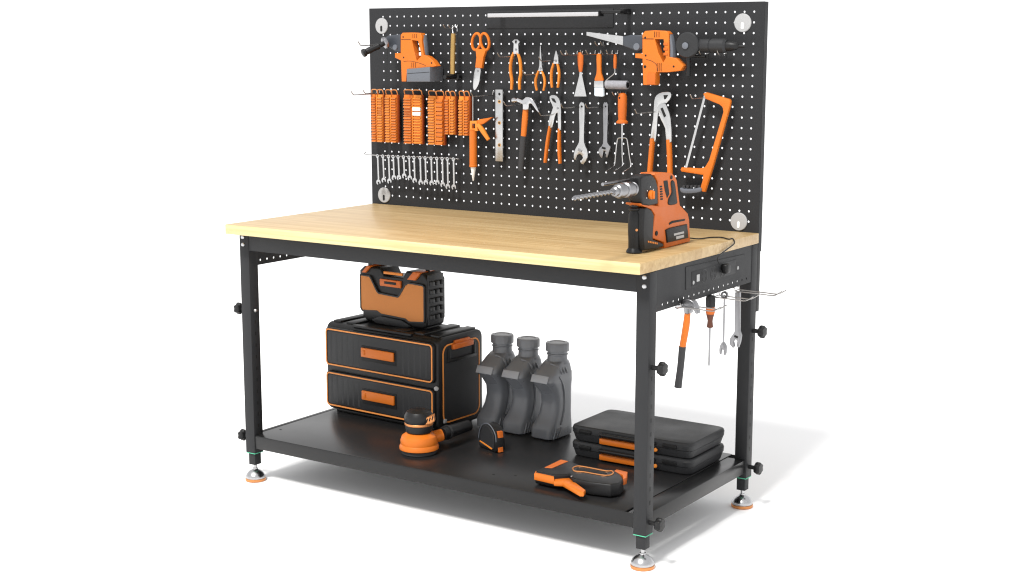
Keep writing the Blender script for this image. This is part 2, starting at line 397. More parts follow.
# ================================================================== HOOKS ON THE BOARD
def wirehook(label, px, py, ln, spread=0, group='wire hooks on the pegboard', cat='hook', drop=0):
    """prongs growing out of the board towards the room with a kicked-up tip"""
    c = bd(px, py, 0); t = Thing('wire_hook', label, cat, group)
    mb = MB()
    for s in ((-spread/2, spread/2) if spread else (0,)):
        x = c.x+s
        mb.tube([(x, BY+.004, c.z+.012), (x, BY-.003, c.z+.010), (x, BY-.005, c.z+.002), (x, BY-.010, c.z), (x, BY-ln*.5, c.z-.0005), (x, BY-ln+.012, c.z-.001), (x, BY-ln+.003, c.z+.003), (x, BY-ln-.006, c.z+.012)], .0017, 8)
    if spread: mb.tube([(c.x-spread/2, BY-.006, c.z), (c.x+spread/2, BY-.006, c.z)], .0017, 8)
    t.part('hook', mb, 'wire'); return t.done()
for a in (('wire hook poking past the left board edge beside the drill handle', 388, 44.5, .155, 0),
          ('longest wire hook sticking out past the left board edge above the orange strips', 381, 93, .155, 0),
          ('short wire hook tip just left of the first orange ribbed strip', 378, 92.4, .075, 0),
          ('wire hook holding the rod of the orange caulking gun', 494, 94.5, .125, 0),
          ('wire hook reaching from the silver strip to the claw hammer head', 522, 104, .10, .0),
          ('wire hook beside the claw of the hammer, holding the slip joint pliers', 556, 114, .095, 0),
          ('wire hook through the hole of the larger adjustable wrench', 582, 106, .12, 0),
          ('wire hook through the hole of the smaller adjustable wrench', 606, 106, .12, 0),
          ('wire hook holding the big water pump pliers above the standing drill', 658, 111, .14, 0),
          ('wire hook under the top end of the hacksaw frame', 708, 97, .11, 0),
          ('wire hook behind the end cutting pliers', 516, 56, .10, 0),
          ('wire hook behind the thin needle nose pliers', 541, 73.5, .10, 0),
          ('wire hook behind the small combination pliers', 557, 60, .10, .0),
          ('wire hook at the top of the putty knife handle', 581, 54, .10, .02),
          ('wire hook at the top of the paint brush handle', 599, 53.5, .09, .02),
          ('wire hook at the top of the paint roller handle', 616, 53.5, .07, .02),
          ('wire hook through the orange handle of the hand cultivator', 624, 95, .05, .02),
          ('wire hook under the saw blade of the reciprocating saw', 607, 45, .05, .02),
          ('double wire hook holding the left part of the black grinder barrel', 709, 54, .06, .0),
          ('double wire hook holding the right part of the black grinder barrel', 727, 54, .06, .0),
          ('wire hook above the pale gold mallet handle', 456, 28, .05, .02)):
    wirehook(*a)

# ================================================================== TOOLS ON THE BOARD
def outline(pts, off): return [bd(x, y, off) for x, y in pts]
def discy(mb, px, py, off, r, th, m=None, rx=None):
    c = bd(px, py, off); mb.lathe((c.x, BY-off+th, c.z), [(r*.98, 0), (r, th*.2), (r, th*.8), (r*.92, th)], (0, -1, 0), 28); return mb

def cordless(px_shift=None):
    pass
# left: orange drill with side handle and grey battery
T = Thing('cordless_drill', 'orange cordless drill with black side handle and grey battery, top left of pegboard', 'drill')
of = .072
body = [(401, 34.5), (403, 32.2), (412, 32), (420.5, 32.5), (422.3, 36), (422, 40), (424, 54.5), (428, 56), (433, 60), (436.8, 65.5), (430, 67), (407.5, 68.5), (406.3, 81), (402, 81), (401.3, 60), (395.3, 57.2), (395.3, 52.6), (401, 52.6)]
op = [(412.3, 39.5), (418.6, 40.3), (422, 55), (417.2, 60.5), (414.3, 49)]
bi = T.part('body', MB().prism(outline(body, of), (0, .026, 0), .004, 3, holes=[outline(op, of)]), 'orange', angle=40)
T.part('head', MB().prism(outline([(384, 38), (388, 35), (400.5, 33.5), (401, 52.5), (395, 51), (388, 46.5), (384.3, 43.5)], of-.006), (0, .030, 0), .006, 3), 'slate')
T.part('head_boss', discy(MB(), 395, 46.8, of, .0095, .008), 'grey')
T.part('battery', MB().prism(outline([(406.8, 68.5), (430.3, 66.3), (430.3, 81.3), (406.8, 81.3)], of+.008), (0, .075, 0), .003), 'grey')
T.part('rear_handle', MB().tube([bd(424.5, 35, of-.02), bd(426, 45, of-.02), bd(426.2, 57, of-.02)], [.007, .007, .009], squash=(YB, 1.6)), 'grey')
tr = MB()
for y0 in (43, 48.5, 53.5): c = bd(420, y0, of-.015); tr.box(c.x-.004, c.x+.006, c.y, c.y+.02, c.z-.006, c.z+.006, .002)
T.part('trigger', tr, 'white')
vt = MB()
for k in range(3):
    a_ = bd(413.2+k*1.9, 33.4, of+.0006); b_ = bd(413.2+k*1.9, 37.5, of+.0006); vt.tube([a_, b_], .0008, 6)
    a_ = bd(412.2+k*1.9, 62, of+.0006); b_ = bd(412.2+k*1.9, 67, of+.0006); vt.tube([a_, b_], .0008, 6)
vt.tube([bd(401.5, 38.8, of+.0005), bd(411, 39, of+.0005)], .0008, 6)
T.part('vent_lines', vt, 'slot', bi)
for q in ((403.5, 36.5), (404, 57), (432, 62.5)): T.part('screw', MB().lathe(bd(*q, of+.0004), [(.003, 0), (.003, .0008)], (0, 1, 0), 12), 'slot')
T.part('seam', MB().tube([bd(404, 61, of+.0002), bd(410, 60.5, of+.0002), bd(418, 62, of+.0002), bd(426, 65, of+.0002)], .0007, 6), 'slot', bi)
T.part('battery_seam', MB().tube([bd(408, 73, of+.0085), bd(429.6, 71.6, of+.0085)], .0007, 6), 'slot')
s0, s1 = bd(386, 42.2, .085), bd(362.5, 53.3, .155)
ax = (s1-s0).normalized(); L = (s1-s0).length
T.part('side_handle', MB().lathe(s0, [(.008, 0), (.008, L*.25), (.0115, L*.30), (.010, L*.5), (.0115, L*.7), (.010, L*.82), (.014, L*.88), (.014, L*.97), (.008, L)], ax, 20), 'black')
T.part('handle_collar', MB().lathe(s0-ax*.004, [(.020, 0), (.021, .003), (.021, .009), (.018, .012)], ax, 24), 'dsteel')
T.done()

# T-handled mallet
T = Thing('mallet', 'small mallet with pale gold handle hanging head down beside the orange shears', 'mallet')
T.part('handle', MB().tube([bd(453.8, 33, .04), bd(453.4, 52, .04), bd(453, 73.5, .04)], [.0085, .0092, .0088], 12), 'gold')
a, b = bd(446, 76.2, .085), bd(461, 77, .02)
h = bd(453, 76.3, .04)
T.part('head', MB().lathe((h.x, h.y-.045, h.z), [(.007, 0), (.0075, .003), (.0075, .060), (.013, .062), (.013, .080), (.011, .083)], (0, 1, 0), 20), 'black')
T.part('hanging_clip', MB().tube([bd(453.5, 33, .04), bd(453, 28, .035), bd(455, 25.5, .03), bd(457.5, 27.5, .03), bd(457.5, 31, .03)], .0018, 8), 'chrome')
T.done()

# shears
T = Thing('shears', 'orange handled shears hanging blade down near the top left of the pegboard', 'shears')
hd = MB()
for cx, sx, tilt in ((476.8, -1, .10), (485.4, 1, -.12)):
    pts = []
    for k in range(17):
        a = 2*PI*k/16; pts.append(bd(cx+4.2*math.cos(a)-tilt*8*math.sin(a), 41.2+8.3*math.sin(a), .03))
    hd.tube(pts, .0046, 10, 2, (YB, 1.2))
hd.prism(outline([(475.5, 48.5), (486.5, 48.5), (483.6, 57), (482, 67.8), (475.2, 67.2), (476.4, 57)], .036), (0, .014, 0), .003)
T.part('handle', hd, 'orange')
T.part('blade', MB().prism(outline(spline([(476.4, 67), (480.8, 68), (480.3, 76), (479.2, 83), (475.4, 89.6), (473.4, 87), (473.6, 79), (474.6, 72)], 3), .030), (0, .005, 0), .0012), 'silver')
T.part('pivot', discy(MB(), 478, 70.5, .031, .004, .004), 'dsteel'); T.done()

def pliers(name, label, jaw, left, right, rh, m='orange3', off=.03, mouth=None, pivot=None, jm='silver', group='pliers on the pegboard'):
    T = Thing(name, label, 'pliers', group)
    T.part('jaws', MB().prism(outline(jaw, off), (0, .009, 0), .002, 2), jm)
    for s in (left, right):
        T.part('handle', MB().tube([bd(x, y, off-.005) for x, y in s], [rh*.8]+[rh]*(len(s)-2)+[rh*.85], 10, 4, (YB, 1.3)), m)
    if mouth: T.part('jaw_gap', MB().prism(outline(mouth, off+.0006), (0, .0008, 0), 0), 'slot')
    if pivot: T.part('pivot', discy(MB(), *pivot, off+.001, .0042, .004), 'dsteel')
    return T.done()
pliers('end_cutters', 'end cutting pliers with round nipper head and long pale orange handles',
       [(512.2, 41), (514.6, 38.8), (517.7, 38.8), (520.2, 41.4), (518.6, 43.2), (518.9, 53.5), (513.3, 53.5), (513.9, 43.2)],
       [(514.4, 52), (511.8, 59), (511, 70), (512.4, 80), (512, 89)], [(517.9, 52), (520.5, 60), (521.3, 72), (520, 81), (520.2, 89)], .0052, pivot=(516.2, 49), mouth=[(515.2, 40), (517.2, 40), (516.8, 43), (515.6, 43)])
pliers('needle_nose_pliers', 'needle nose pliers with one long thin jaw tip and short orange handles',
       [(540.2, 45), (541.1, 45), (542.2, 65.3), (543.2, 70.5), (538.3, 70.5), (539.5, 65.3)],
       [(539.3, 70), (536.6, 77), (536.1, 83.5), (537.3, 90)], [(542.2, 70), (544.7, 77), (545.3, 83), (544, 90)], .0042, pivot=(540.8, 68))
pliers('combination_pliers', 'small combination pliers with pointed shiny jaws and orange handles beside the putty knife',
       [(555.9, 50), (556.8, 50), (558.6, 56.8), (558.9, 63.5), (553.4, 63.5), (554.2, 57)],
       [(554.3, 62.5), (552.2, 70), (551.8, 78.7), (552.5, 87)], [(557.8, 62.5), (559.3, 70), (559.5, 77.5), (558.3, 87)], .0046, pivot=(556.2, 60.5))
pliers('slip_joint_pliers', 'slip joint pliers with open curved jaw and long orange grips beside the claw hammer',
       spline([(549.9, 95.7), (554.5, 94.4), (559, 97.6), (561, 105), (561.3, 117), (561.2, 129), (558.3, 129), (557.8, 112.5), (555, 116.5), (552.6, 127), (548.8, 126), (549.8, 116.4), (553.2, 107), (550.6, 101)], 2),
       [(550.6, 125.5), (548, 142), (545.6, 162)], [(559.8, 128), (559.7, 147), (560.5, 163)], .0065, 'orange', mouth=[(551.6, 97.5), (554.6, 98), (556.6, 101.8), (555.6, 102.4), (552.8, 100.4)], pivot=(558, 107.5))
T = Thing('water_pump_pliers', 'big water pump pliers with orange grips hanging behind the standing drill', 'pliers', 'pliers on the pegboard')
T.part('jaw', MB().prism(outline(spline([(654.4, 101), (656.7, 94.8), (663, 91.4), (670.6, 91.8), (671.3, 96.5), (667, 102.5), (660, 106), (657.9, 118), (656, 140), (650.4, 140), (653.4, 118)], 2), .034), (0, .008, 0), .002), 'silver')
T.part('jaw', MB().prism(outline(spline([(657.5, 107), (661, 103.5), (665.6, 103), (668, 108.5), (670.9, 118), (671.9, 141), (666.6, 141), (665.4, 128), (661, 119)], 2), .043), (0, .008, 0), .002), 'silver')
T.part('adjusting_slot', MB().prism(outline([(660.8, 108), (663, 107), (666.5, 115.5), (664.4, 117)], .0436), (0, .0008, 0), 0), 'slot')
T.part('jaw_gap', MB().prism(outline([(663.8, 94.6), (668.6, 94.4), (666.2, 98.5), (664.6, 99)], .0346), (0, .0008, 0), 0), 'slot')
T.part('handle', MB().tube([bd(653.1, 138, .03), bd(651.6, 155, .03), bd(649.5, 181, .03)], .0085, 12, 4, (YB, 1.2)), 'orange')
T.part('handle', MB().tube([bd(669.3, 139, .036), bd(670, 155, .036), bd(670.6, 181, .036)], .0085, 12, 4, (YB, 1.2)), 'orange')
T.done()

# putty knife, brush, roller
T = Thing('putty_knife', 'putty knife with orange handle and flared steel blade', 'putty knife')
T.part('handle', MB().tube([bd(580.8, 51.8, .025), bd(580.9, 56, .025), bd(581, 64, .025), bd(581, 71.5, .025)], [.0065, .0105, .0098, .0055], 14, 4, (YB, .7)), 'orange2')
T.part('blade', MB().prism(outline([(579.9, 71), (582, 71), (582.4, 75), (586.8, 96), (574.4, 96), (579.6, 75)], .025), (0, .0018, 0), .0004, 1), 'silver'); T.done()
T = Thing('paint_brush', 'flat paint brush with orange handle, silver ferrule and pale bristles', 'paint brush')
T.part('handle', MB().prism(outline(spline([(596.4, 55), (598.6, 53), (600.9, 55), (601, 66), (601.4, 73), (603.2, 80.6), (594.8, 80.6), (596.4, 73), (596.7, 66)], 3), .03), (0, .010, 0), .003), 'orange')
T.part('ferrule', MB().prism(outline([(594.3, 80.2), (603.6, 80.2), (603.8, 87), (594.3, 87)], .032), (0, .014, 0), .002), 'silver')
T.part('bristles', MB().prism(outline([(594.5, 86.8), (603.6, 86.8), (603.9, 95.4), (602.5, 96.3), (595.5, 95.8), (594.4, 95)], .031), (0, .012, 0), .003), 'bristle'); T.done()
T = Thing('paint_roller', 'small paint roller with grey fleece sleeve and thin orange handle', 'paint roller')
T.part('handle', MB().tube([bd(615.6, 53.8, .03), bd(615.6, 60, .03), bd(615.4, 68, .03)], [.0042, .006, .0045], 12), 'orange2')
T.part('wire_frame', MB().tube([bd(615.3, 67, .03), bd(615, 72.6, .03), bd(610, 77, .03), bd(606.6, 80, .03), bd(605.4, 82.4, .03), bd(606.5, 84.2, .03), bd(609, 84.3, .03)], .0018, 8), 'wire')
a, b = bd(606.8, 84.2, .03), bd(628, 84.8, .03)
T.part('sleeve', MB().lathe((a.x, a.y, a.z), [(.006, 0), (.0125, .0005), (.0135, .004), (.0135, b.x-a.x-.002), (.0125, b.x-a.x)], (1, 0, 0), 24), 'fleece')
T.part('end_cap', MB().lathe((b.x, a.y, a.z), [(.0085, -.001), (.0085, .0015), (.004, .002)], (1, 0, 0), 20), 'black'); T.done()

# reciprocating saw
T = Thing('reciprocating_saw', 'orange reciprocating saw with pale blade pointing left at the top right of the pegboard', 'power saw')
of = .075
T.part('blade', MB().prism(outline([(586.8, 31.2), (623.6, 35.6), (623.4, 44.9), (586.8, 35)], .06), (0, .0025, 0), .0005, 1), 'silver')
T.part('head', MB().prism(outline([(622.8, 36), (630, 34.4), (643, 34.6), (643, 48.5), (637.4, 51), (631, 48.8), (622.8, 45.4)], of-.004), (0, .035, 0), .005, 3), 'slate')
T.part('head_boss', discy(MB(), 636.6, 46.2, of, .011, .008), 'grey')
ob = [(642.7, 33.4), (645.4, 30.4), (655, 29.8), (666.2, 30.4), (669, 33), (669.2, 56.3), (676.6, 58), (683.8, 65), (680.8, 70.2), (668, 71.8), (656.3, 71.8), (655.8, 84.6), (643.5, 84.6), (642.7, 58.2), (635.5, 57.4), (635.5, 53), (642.7, 53)]
oo = [(655.2, 38.6), (664, 38.6), (666.2, 57.6), (663.6, 62), (658.6, 52)]
bi = T.part('body', MB().prism(outline(ob, of), (0, .028, 0), .005, 3, holes=[outline(oo, of)]), 'orange', angle=40)
T.part('rear_handle', MB().tube([bd(671, 34.5, of-.02), bd(673, 45, of-.02), bd(673.4, 58, of-.02)], [.008, .009, .010], squash=(YB, 1.5)), 'grey')
tr = MB()
for y0 in (43.5, 48.6, 53.6): c = bd(666.5, y0, of); tr.box(c.x-.009, c.x+.006, c.y-.002, c.y+.03, c.z-.0045, c.z+.0045, .002)
T.part('trigger', tr, 'orange2')
vt = MB()
for k in range(3):
    vt.tube([bd(655+k*2.2, 31, of+.0006), bd(655+k*2.2, 36.8, of+.0006)], .0009, 6)
    vt.tube([bd(657.5+k*2.0, 62.5, of+.0006), bd(657.5+k*2.0, 70.8, of+.0006)], .0009, 6)
vt.tube([bd(643, 38.2, of+.0005), bd(654, 38.4, of+.0005)], .0009, 6)
vt.lathe(bd(645.3, 66.2, of+.0008), [(.0045, 0), (.0045, .001)], (0, 1, 0), 14)
T.part('vent_lines', vt, 'slot', bi)
for q in ((645.5, 37), (646, 55), (674, 66)): T.part('screw', MB().lathe(bd(*q, of+.0004), [(.0032, 0), (.0032, .0008)], (0, 1, 0), 12), 'slot')
T.part('seam', MB().tube([bd(646.5, 59, of+.0002), bd(652, 60.5, of+.0002), bd(657, 64.5, of+.0002), bd(658, 71, of+.0002)], .0007, 6), 'slot', bi)
T.part('foot', MB().prism(outline([(648.5, 72.5), (655.4, 72.5), (655.3, 84.2), (647.2, 84.2), (647.2, 75)], of+.003), (0, .004, 0), .002), 'orange2'); T.done()

# black grinder / drill
T = Thing('angle_grinder', 'black power tool with round disc guard and long barrel right of the orange saw', 'grinder')
T.part('guard', discy(MB(), 687, 44.6, .075, .0385, .018), 'char')
T.part('guard_hub', MB().lathe(bd(685.8, 45.2, .076), [(.010, 0), (.010, .003), (.005, .005)], (0, -1, 0), 20), 'grey')
a = bd(697, 45.2, .05); Lb = bd(727.5, 45.2, .05).x-a.x
T.part('barrel', MB().lathe((a.x, a.y, a.z), [(.019, 0), (.0205, .004), (.0205, Lb*.46), (.0185, Lb*.475), (.0185, Lb*.50), (.0215, Lb*.52), (.0215, Lb*.93), (.016, Lb)], (1, 0, 0), 28), 'char')
T.part('chuck', MB().lathe((a.x+Lb, a.y, a.z-.001), [(.015, 0), (.0155, .012), (.011, .030), (.005, .037)], (1, 0, 0), 24), 'black')
T.part('spindle', MB().lathe((a.x+Lb+.036, a.y, a.z-.002), [(.004, 0), (.004, .018), (.002, .024)], (1, 0, 0), 12), 'black')
T.part('auxiliary_handle', MB().tube([bd(688.5, 57, .06), bd(688.8, 66, .06), bd(688.5, 75.5, .06)], [.008, .0065, .0075], 14), 'black')
T.part('lower_rail', MB().tube([bd(690, 55.5, .05), bd(706, 55.8, .05)], .005, 10), 'black')
T.done()

# ribbed orange strips
strips = [(371.4, 383.6, 88.5, 142, 'full length orange ribbed bit strip, first from the left board edge'),
          (385.2, 397.6, 88.8, 142.5, 'full length orange ribbed bit strip, second from the left board edge'),
          (403.8, 422.0, 88.8, 144, 'widest orange ribbed bit strip, with a white patch'),
          (428.2, 443.8, 89.8, 145, 'full length orange ribbed bit strip with smooth right column, right of the widest one'),
          (445.2, 455.2, 90.2, 134.5, 'short narrow orange ribbed bit strip next to the full length ones'),
          (458.8, 469.2, 90.2, 135.5, 'short narrow orange ribbed bit strip beside the caulking gun')]
for n, (x0, x1, y0, y1, lab) in enumerate(strips):
    T = Thing('bit_strip', lab, 'tool strip', 'orange ribbed strips hanging on the pegboard'); off = .030
    TL, BR = bd(x0, y0, off), bd(x1, y1, off); tr_ = bd(x1, y0, off)
    X0, X1, Z1, Z0 = TL.x, BR.x, TL.z, BR.z
    w = X1-X0; mid = (X0+X1)/2
    T.part('backing', MB().box(X0-.001, X1+.001, BY-off+.006, BY-off+.018, Z0, Z1-.018, .002), 'rust')
    for c, (a, b) in enumerate(((X0, mid-.0025), (mid+.0025, X1))):
        rb = MB(); z = Z0+.003; smooth = (n == 3 and c == 1); k = 0
        rb.box(a+.001, b-.001, BY-off+.001, BY-off+.007, Z0+.001, Z1-.019, .001)
        while z < Z1-.028:
            hgt = (.0075 if not smooth else .0125)
            if n == 2 and c == 1 and Z1-.092 < z+hgt and z < Z1-.062: z += .0095; k += 1; continue
            if not (n in (0, 2) and c == (1 if n == 0 else 0) and k in (10, 11, 12)):
                dx = .0012*math.sin(k*2.3+n)
                rb.box(a+.0015, b-.0015+dx*.3, BY-off-.0045-.0012*math.sin(k*1.7+n*2), BY-off+.004, z, z+hgt-.0032, .0016, 2)
            z += hgt+.002; k += 1
        ln_ = MB(); z = Z0+.0025
        while z < Z1-.026:
            ln_.box(a+.002, b-.002, BY-off-.0062, BY-off, z-.0013, z+.0009, .0005, 1); z += hgt+.002
        if not (n == 2 and c == 1): T.part('rib_edges', ln_, 'copper')
        T.part('rib_column', rb, 'orange3' if (c+n) % 2 else 'orange')
    T.part('centre_bar', MB().box(mid-.0016, mid+.0016, BY-off-.002, BY-off+.005, Z0+.001, Z1-.019, .001), 'orange3')
    if n == 2:
        for zz in (Z1-.067, Z1-.083): T.part('white_label', MB().box(mid+.004, X1-.0015, BY-off-.006, BY-off+.003, zz-.006, zz+.006, .001), 'white')
    hg = MB(); zt_ = Z1
    for a, b in ((X0+.001, mid-.001), (mid+.001, X1-.001)):
        hg.tube([(a, BY-off+.008, Z1-.019), (a, BY-off+.004, Z1-.008), (a+.004, BY-off+.002, Z1-.002), (b-.004, BY-off+.002, Z1-.002), (b, BY-off+.004, Z1-.008), (b, BY-off+.008, Z1-.019)], .0021, 8)
    T.part('hanging_loop', hg, 'copper'); T.done()

# row of wrenches on a rail
r0, r1 = bd(368, 154.2, .03), bd(455.5, 158, .03)
T = Thing('wrench_rail', 'long thin wire rail on the lower left of the pegboard, holding the row of wrenches', 'rail')
T.part('rail', MB().tube([(r0.x-.006, r0.y-.004, r0.z+.008), (r0.x, r0.y, r0.z), ((r0.x+r1.x)/2, r0.y, (r0.z+r1.z)/2), (r1.x, r0.y, r1.z), (r1.x+.006, r0.y+.003, r1.z-.004), (r1.x+.006, BY, r1.z-.004)], .0018, 8).tube([(r0.x+.02, r0.y, r0.z), (r0.x+.02, BY, r0.z)], .0018, 8), 'wire'); T.done()
ends = [(379.0, 181.5), (384.3, 179.5), (389.9, 180.5), (394.5, 177), (399.5, 177), (404.8, 175.3), (410.3, 177.3), (415.2, 180), (421.2, 182), (426.3, 182), (432.2, 182.5), (437.8, 182), (443.2, 184), (448.3, 186), (454.3, 186.5)]
names = ['first', 'second', 'third', 'fourth', 'fifth', 'sixth', 'seventh', 'eighth', 'ninth', 'tenth', 'eleventh', 'twelfth', 'thirteenth', 'fourteenth', 'last']
def flatwrench(mb, top, bot, w, off_y, th, ring):
    """a combination spanner between two points in the board plane: ring end at top, open end at bottom"""
    top, bot = V(top), V(bot); d = (bot-top).normalized(); s = d.cross(V((0, 1, 0))).normalized()
    L = (bot-top).length
    mb.prism([top+s*w*.5, top-s*w*.5, bot-s*w*.5-d*ring*1.2, bot+s*w*.5-d*ring*1.2], (0, th*.7, 0), .0006, 1)
    pts = [top+(s*math.cos(a)+d*math.sin(a))*ring*.85 for a in [2*PI*k/16 for k in range(16)]]
    ho = [top+(s*math.cos(a)+d*math.sin(a))*ring*.45 for a in [2*PI*k/10 for k in range(10)]]
    mb.prism([p-V((0, th*.15, 0)) for p in pts], (0, th, 0), 0, holes=[[p-V((0, th*.15, 0)) for p in ho]])
    c = bot-d*ring*.6; r = ring*1.25; jaw = []
    q = d*math.cos(.26)+s*math.sin(.26); q2 = q.cross(V((0, 1, 0)))
    for a in range(40, 321, 20):
        al = math.radians(a); jaw.append(c+(q*math.cos(al)+q2*math.sin(al))*r)
    jaw += [c+q*r*.55-q2*r*.38, c-q*r*.12-q2*r*.38, c-q*r*.12+q2*r*.38, c+q*r*.55+q2*r*.38]
    mb.prism([p-V((0, th*.15, 0)) for p in jaw], (0, th, 0), 0)
for k, (px, py) in enumerate(ends):
    f = (px-379)/(454-379); tp = (377.9+f*(453.5-377.9), 155.6+f*3.2)
    T = Thing('combination_wrench', '', 'wrench', 'small combination wrenches in a row on the rail')
    where = {0: 'first small chrome wrench at the left end of the wrench row', 14: 'last small chrome wrench at the right end of the wrench row', 5: 'shortest small chrome wrench, sixth from the left in the wrench row'}
    T.label = where.get(k, 'small chrome combination wrench, %s from the left in the wrench row' % names[k])
    mb = MB(); flatwrench(mb, bd(*tp, .036), bd(px, py+1.5, .036), .0066, 0, .0050, .0078)
    T.part('wrench', mb, 'silver'); T.done()

# caulking gun
T = Thing('caulking_gun', 'orange caulking gun with white nozzle pointing down', 'caulking gun')
a, b = bd(474.1, 129, .035), bd(473.7, 166.5, .035)
h = a.z-b.z
T.part('barrel', MB().lathe((b.x, b.y, b.z), [(.013, 0), (.0138, .002), (.0138, .006), (.0128, .007), (.0128, h-.004), (.0135, h-.003), (.0135, h)], seg=28), 'orange')
T.part('nozzle', MB().lathe((b.x, b.y, b.z), [(.0095, .001), (.0085, -.006), (.0025, -.046), (.0018, -.047)], seg=20), 'white')
T.part('frame', MB().prism(outline([(470.2, 120.4), (477, 120.4), (478, 130.5), (470, 130.5)], .042), (0, .014, 0), 0, holes=[outline([(472.2, 123), (475.4, 123), (475.6, 128), (472.2, 128)], .042)]), 'orange3')
T.part('rod', MB().tube([bd(473.4, 95, .034), bd(473.4, 125, .034)], .002, 8), 'wire')
T.part('handle', MB().prism(outline([(474.6, 121), (480, 118.8), (492.9, 116.6), (484, 123.2), (477.5, 125.6)], .040), (0, .010, 0), .002), 'orange')
T.part('trigger', MB().prism(outline([(476, 124), (479, 122.7), (483.6, 128.5), (489.2, 138.6), (487.2, 140.4), (481, 132)], .043), (0, .010, 0), .002), 'orange3'); T.done()

# steel strip level
T = Thing('metal_strip', 'flat silver steel strip with three brass rimmed holes hanging upright', 'metal strip')
T.part('strip', MB().box(bd(496, 89, .02).x, bd(503.3, 89, .02).x, BY-.022, BY-.014, bd(499, 160.8, .02).z, bd(499, 89, .02).z, .001), 'silver')
for y in (101.2, 122.4, 144.6):
    c = bd(499.8, y, .022)
    T.part('brass_ring', MB().lathe((c.x, BY-.0218, c.z), [(.0062, 0), (.0062, .0012), (.0045, .0016)], (0, -1, 0), 20), 'brass')
    T.part('vial_hole', MB().lathe((c.x, BY-.0233, c.z), [(.0034, 0), (.0034, .0006)], (0, -1, 0), 14), 'slot')
c = bd(499.8, 93.6, .022); T.part('hanging_hole', MB().lathe((c.x, BY-.0218, c.z), [(.0045, 0), (.0045, .0006)], (0, -1, 0), 14), 'slot'); T.done()

# claw hammer on the board
T = Thing('claw_hammer', 'claw hammer with orange and black handle hanging on the pegboard', 'hammer', 'hammers')
T.part('head', MB().prism(outline(spline([(522.6, 99.6), (525.9, 96.6), (531, 97.4), (535.6, 103.2), (539.6, 112.6), (536, 109.2), (532, 103.6), (529, 104), (528.6, 109), (523, 109), (523, 104), (517.4, 101.4), (517.4, 97.4)], 2), .042), (0, .022, 0), .003, 3), 'chrome')
c = bd(513.2, 99.6, .031); T.part('striking_face', MB().lathe((c.x, c.y, c.z), [(.0085, 0), (.0095, .002), (.0095, .010), (.0065, .014), (.0065, .020)], (1, 0, -.05), 24), 'chrome')
T.part('handle', MB().tube([bd(526.2, 107.5, .031), bd(525.4, 118, .031), bd(523.9, 136.2, .031)], [.0095, .011, .0098], 14, 4, (YB, .8)), 'orange')
T.part('grip', MB().tube([bd(523.9, 135.6, .031), bd(522.6, 152, .031), bd(521.2, 170, .031)], [.0112, .0112, .0105], 14, 4, (YB, .8)), 'rubber'); T.done()

# adjustable wrenches
T = Thing('adjustable_wrench', 'large adjustable wrench hanging jaw down on the pegboard', 'wrench', 'adjustable wrenches')
T.part('body', MB().prism(outline(spline([(579.3, 104.6), (582, 102), (584.9, 104.6), (584.5, 125), (584.4, 141.8), (587.3, 149), (587.9, 156.8), (583.4, 164), (580.4, 161.2), (583.2, 157.4), (580.4, 153.6), (577.4, 155), (575.8, 159.6), (574, 157.6), (574.6, 150.6), (578, 144), (579.4, 139.6), (579.6, 125)], 2), .032), (0, .009, 0), .002), 'silver')
T.part('worm_screw', MB().prism(outline([(578.6, 147.4), (582.6, 149.4), (581.8, 151.8), (577.8, 149.8)], .0335), (0, .003, 0), .0006, 1), 'dsteel')
T.part('hanging_hole', MB().lathe(bd(582, 106, .0325), [(.0036, 0), (.0036, .001)], (0, 1, 0), 14), 'slot'); T.done()
T = Thing('adjustable_wrench', 'small adjustable wrench hanging beside the hand cultivator', 'wrench', 'adjustable wrenches')
T.part('body', MB().prism(outline(spline([(603.4, 104), (605.9, 102), (608.2, 104), (607.9, 125), (607.6, 142), (611, 146.2), (609.4, 151), (607.7, 157), (606, 156), (606.3, 152.2), (604, 150.6), (602.6, 157.4), (600.6, 156.4), (598.6, 151), (600.2, 147), (603.2, 142.8), (603.5, 125)], 2), .032), (0, .009, 0), .0018), 'dsteel')
T.part('worm_screw', MB().prism(outline([(602.4, 146), (606, 147.2), (605.4, 149.2), (601.8, 148)], .0335), (0, .003, 0), .0006, 1), 'slot')
T.part('hanging_hole', MB().lathe(bd(605.9, 106, .0325), [(.003, 0), (.003, .001)], (0, 1, 0), 14), 'slot'); T.done()

# hand cultivator
T = Thing('hand_cultivator', 'three pronged hand cultivator with orange handle', 'garden fork')
a, b = bd(622.6, 92.4, .035), bd(622.6, 123, .035); h = a.z-b.z
T.part('handle', MB().lathe((b.x, b.y, b.z), [(.014, 0), (.019, .001), (.0185, .006), (.0125, .012), (.0135, .025), (.0145, h*.55), (.0145, h-.012), (.011, h-.003), (.005, h)], seg=28), 'orange2')
T.part('hanging_hole', MB().lathe((bd(619.8, 97.4, .05).x, BY-.0497, bd(619.8, 97.4, .05).z), [(.003, 0), (.003, .0006)], (0, -1, 0), 12), 'slot')
T.part('shaft', MB().tube([bd(622.6, 122.5, .035), bd(622.6, 140, .035)], .0028, 10), 'silver')
def P3(px, py, off): return bd(px, py, off)
for pts in ([(622.6, 137.5), (618.6, 138), (617.2, 144), (616, 156), (615, 164.5)], [(622.6, 138), (622.6, 145), (622.8, 156), (623, 164.5)], [(622.6, 137.5), (627, 138), (628.4, 144), (630, 156), (631.4, 165.5)]):
    P = [bd(x, y, .035) for x, y in pts]; e = P[-1]
    P += [e+V((-.003, -.016, -.009)), e+V((-.008, -.040, -.018))]
    T.part('tine', MB().tube(P, [.0022]*(len(P)-1)+[.001], 8), 'silver')
T.done()

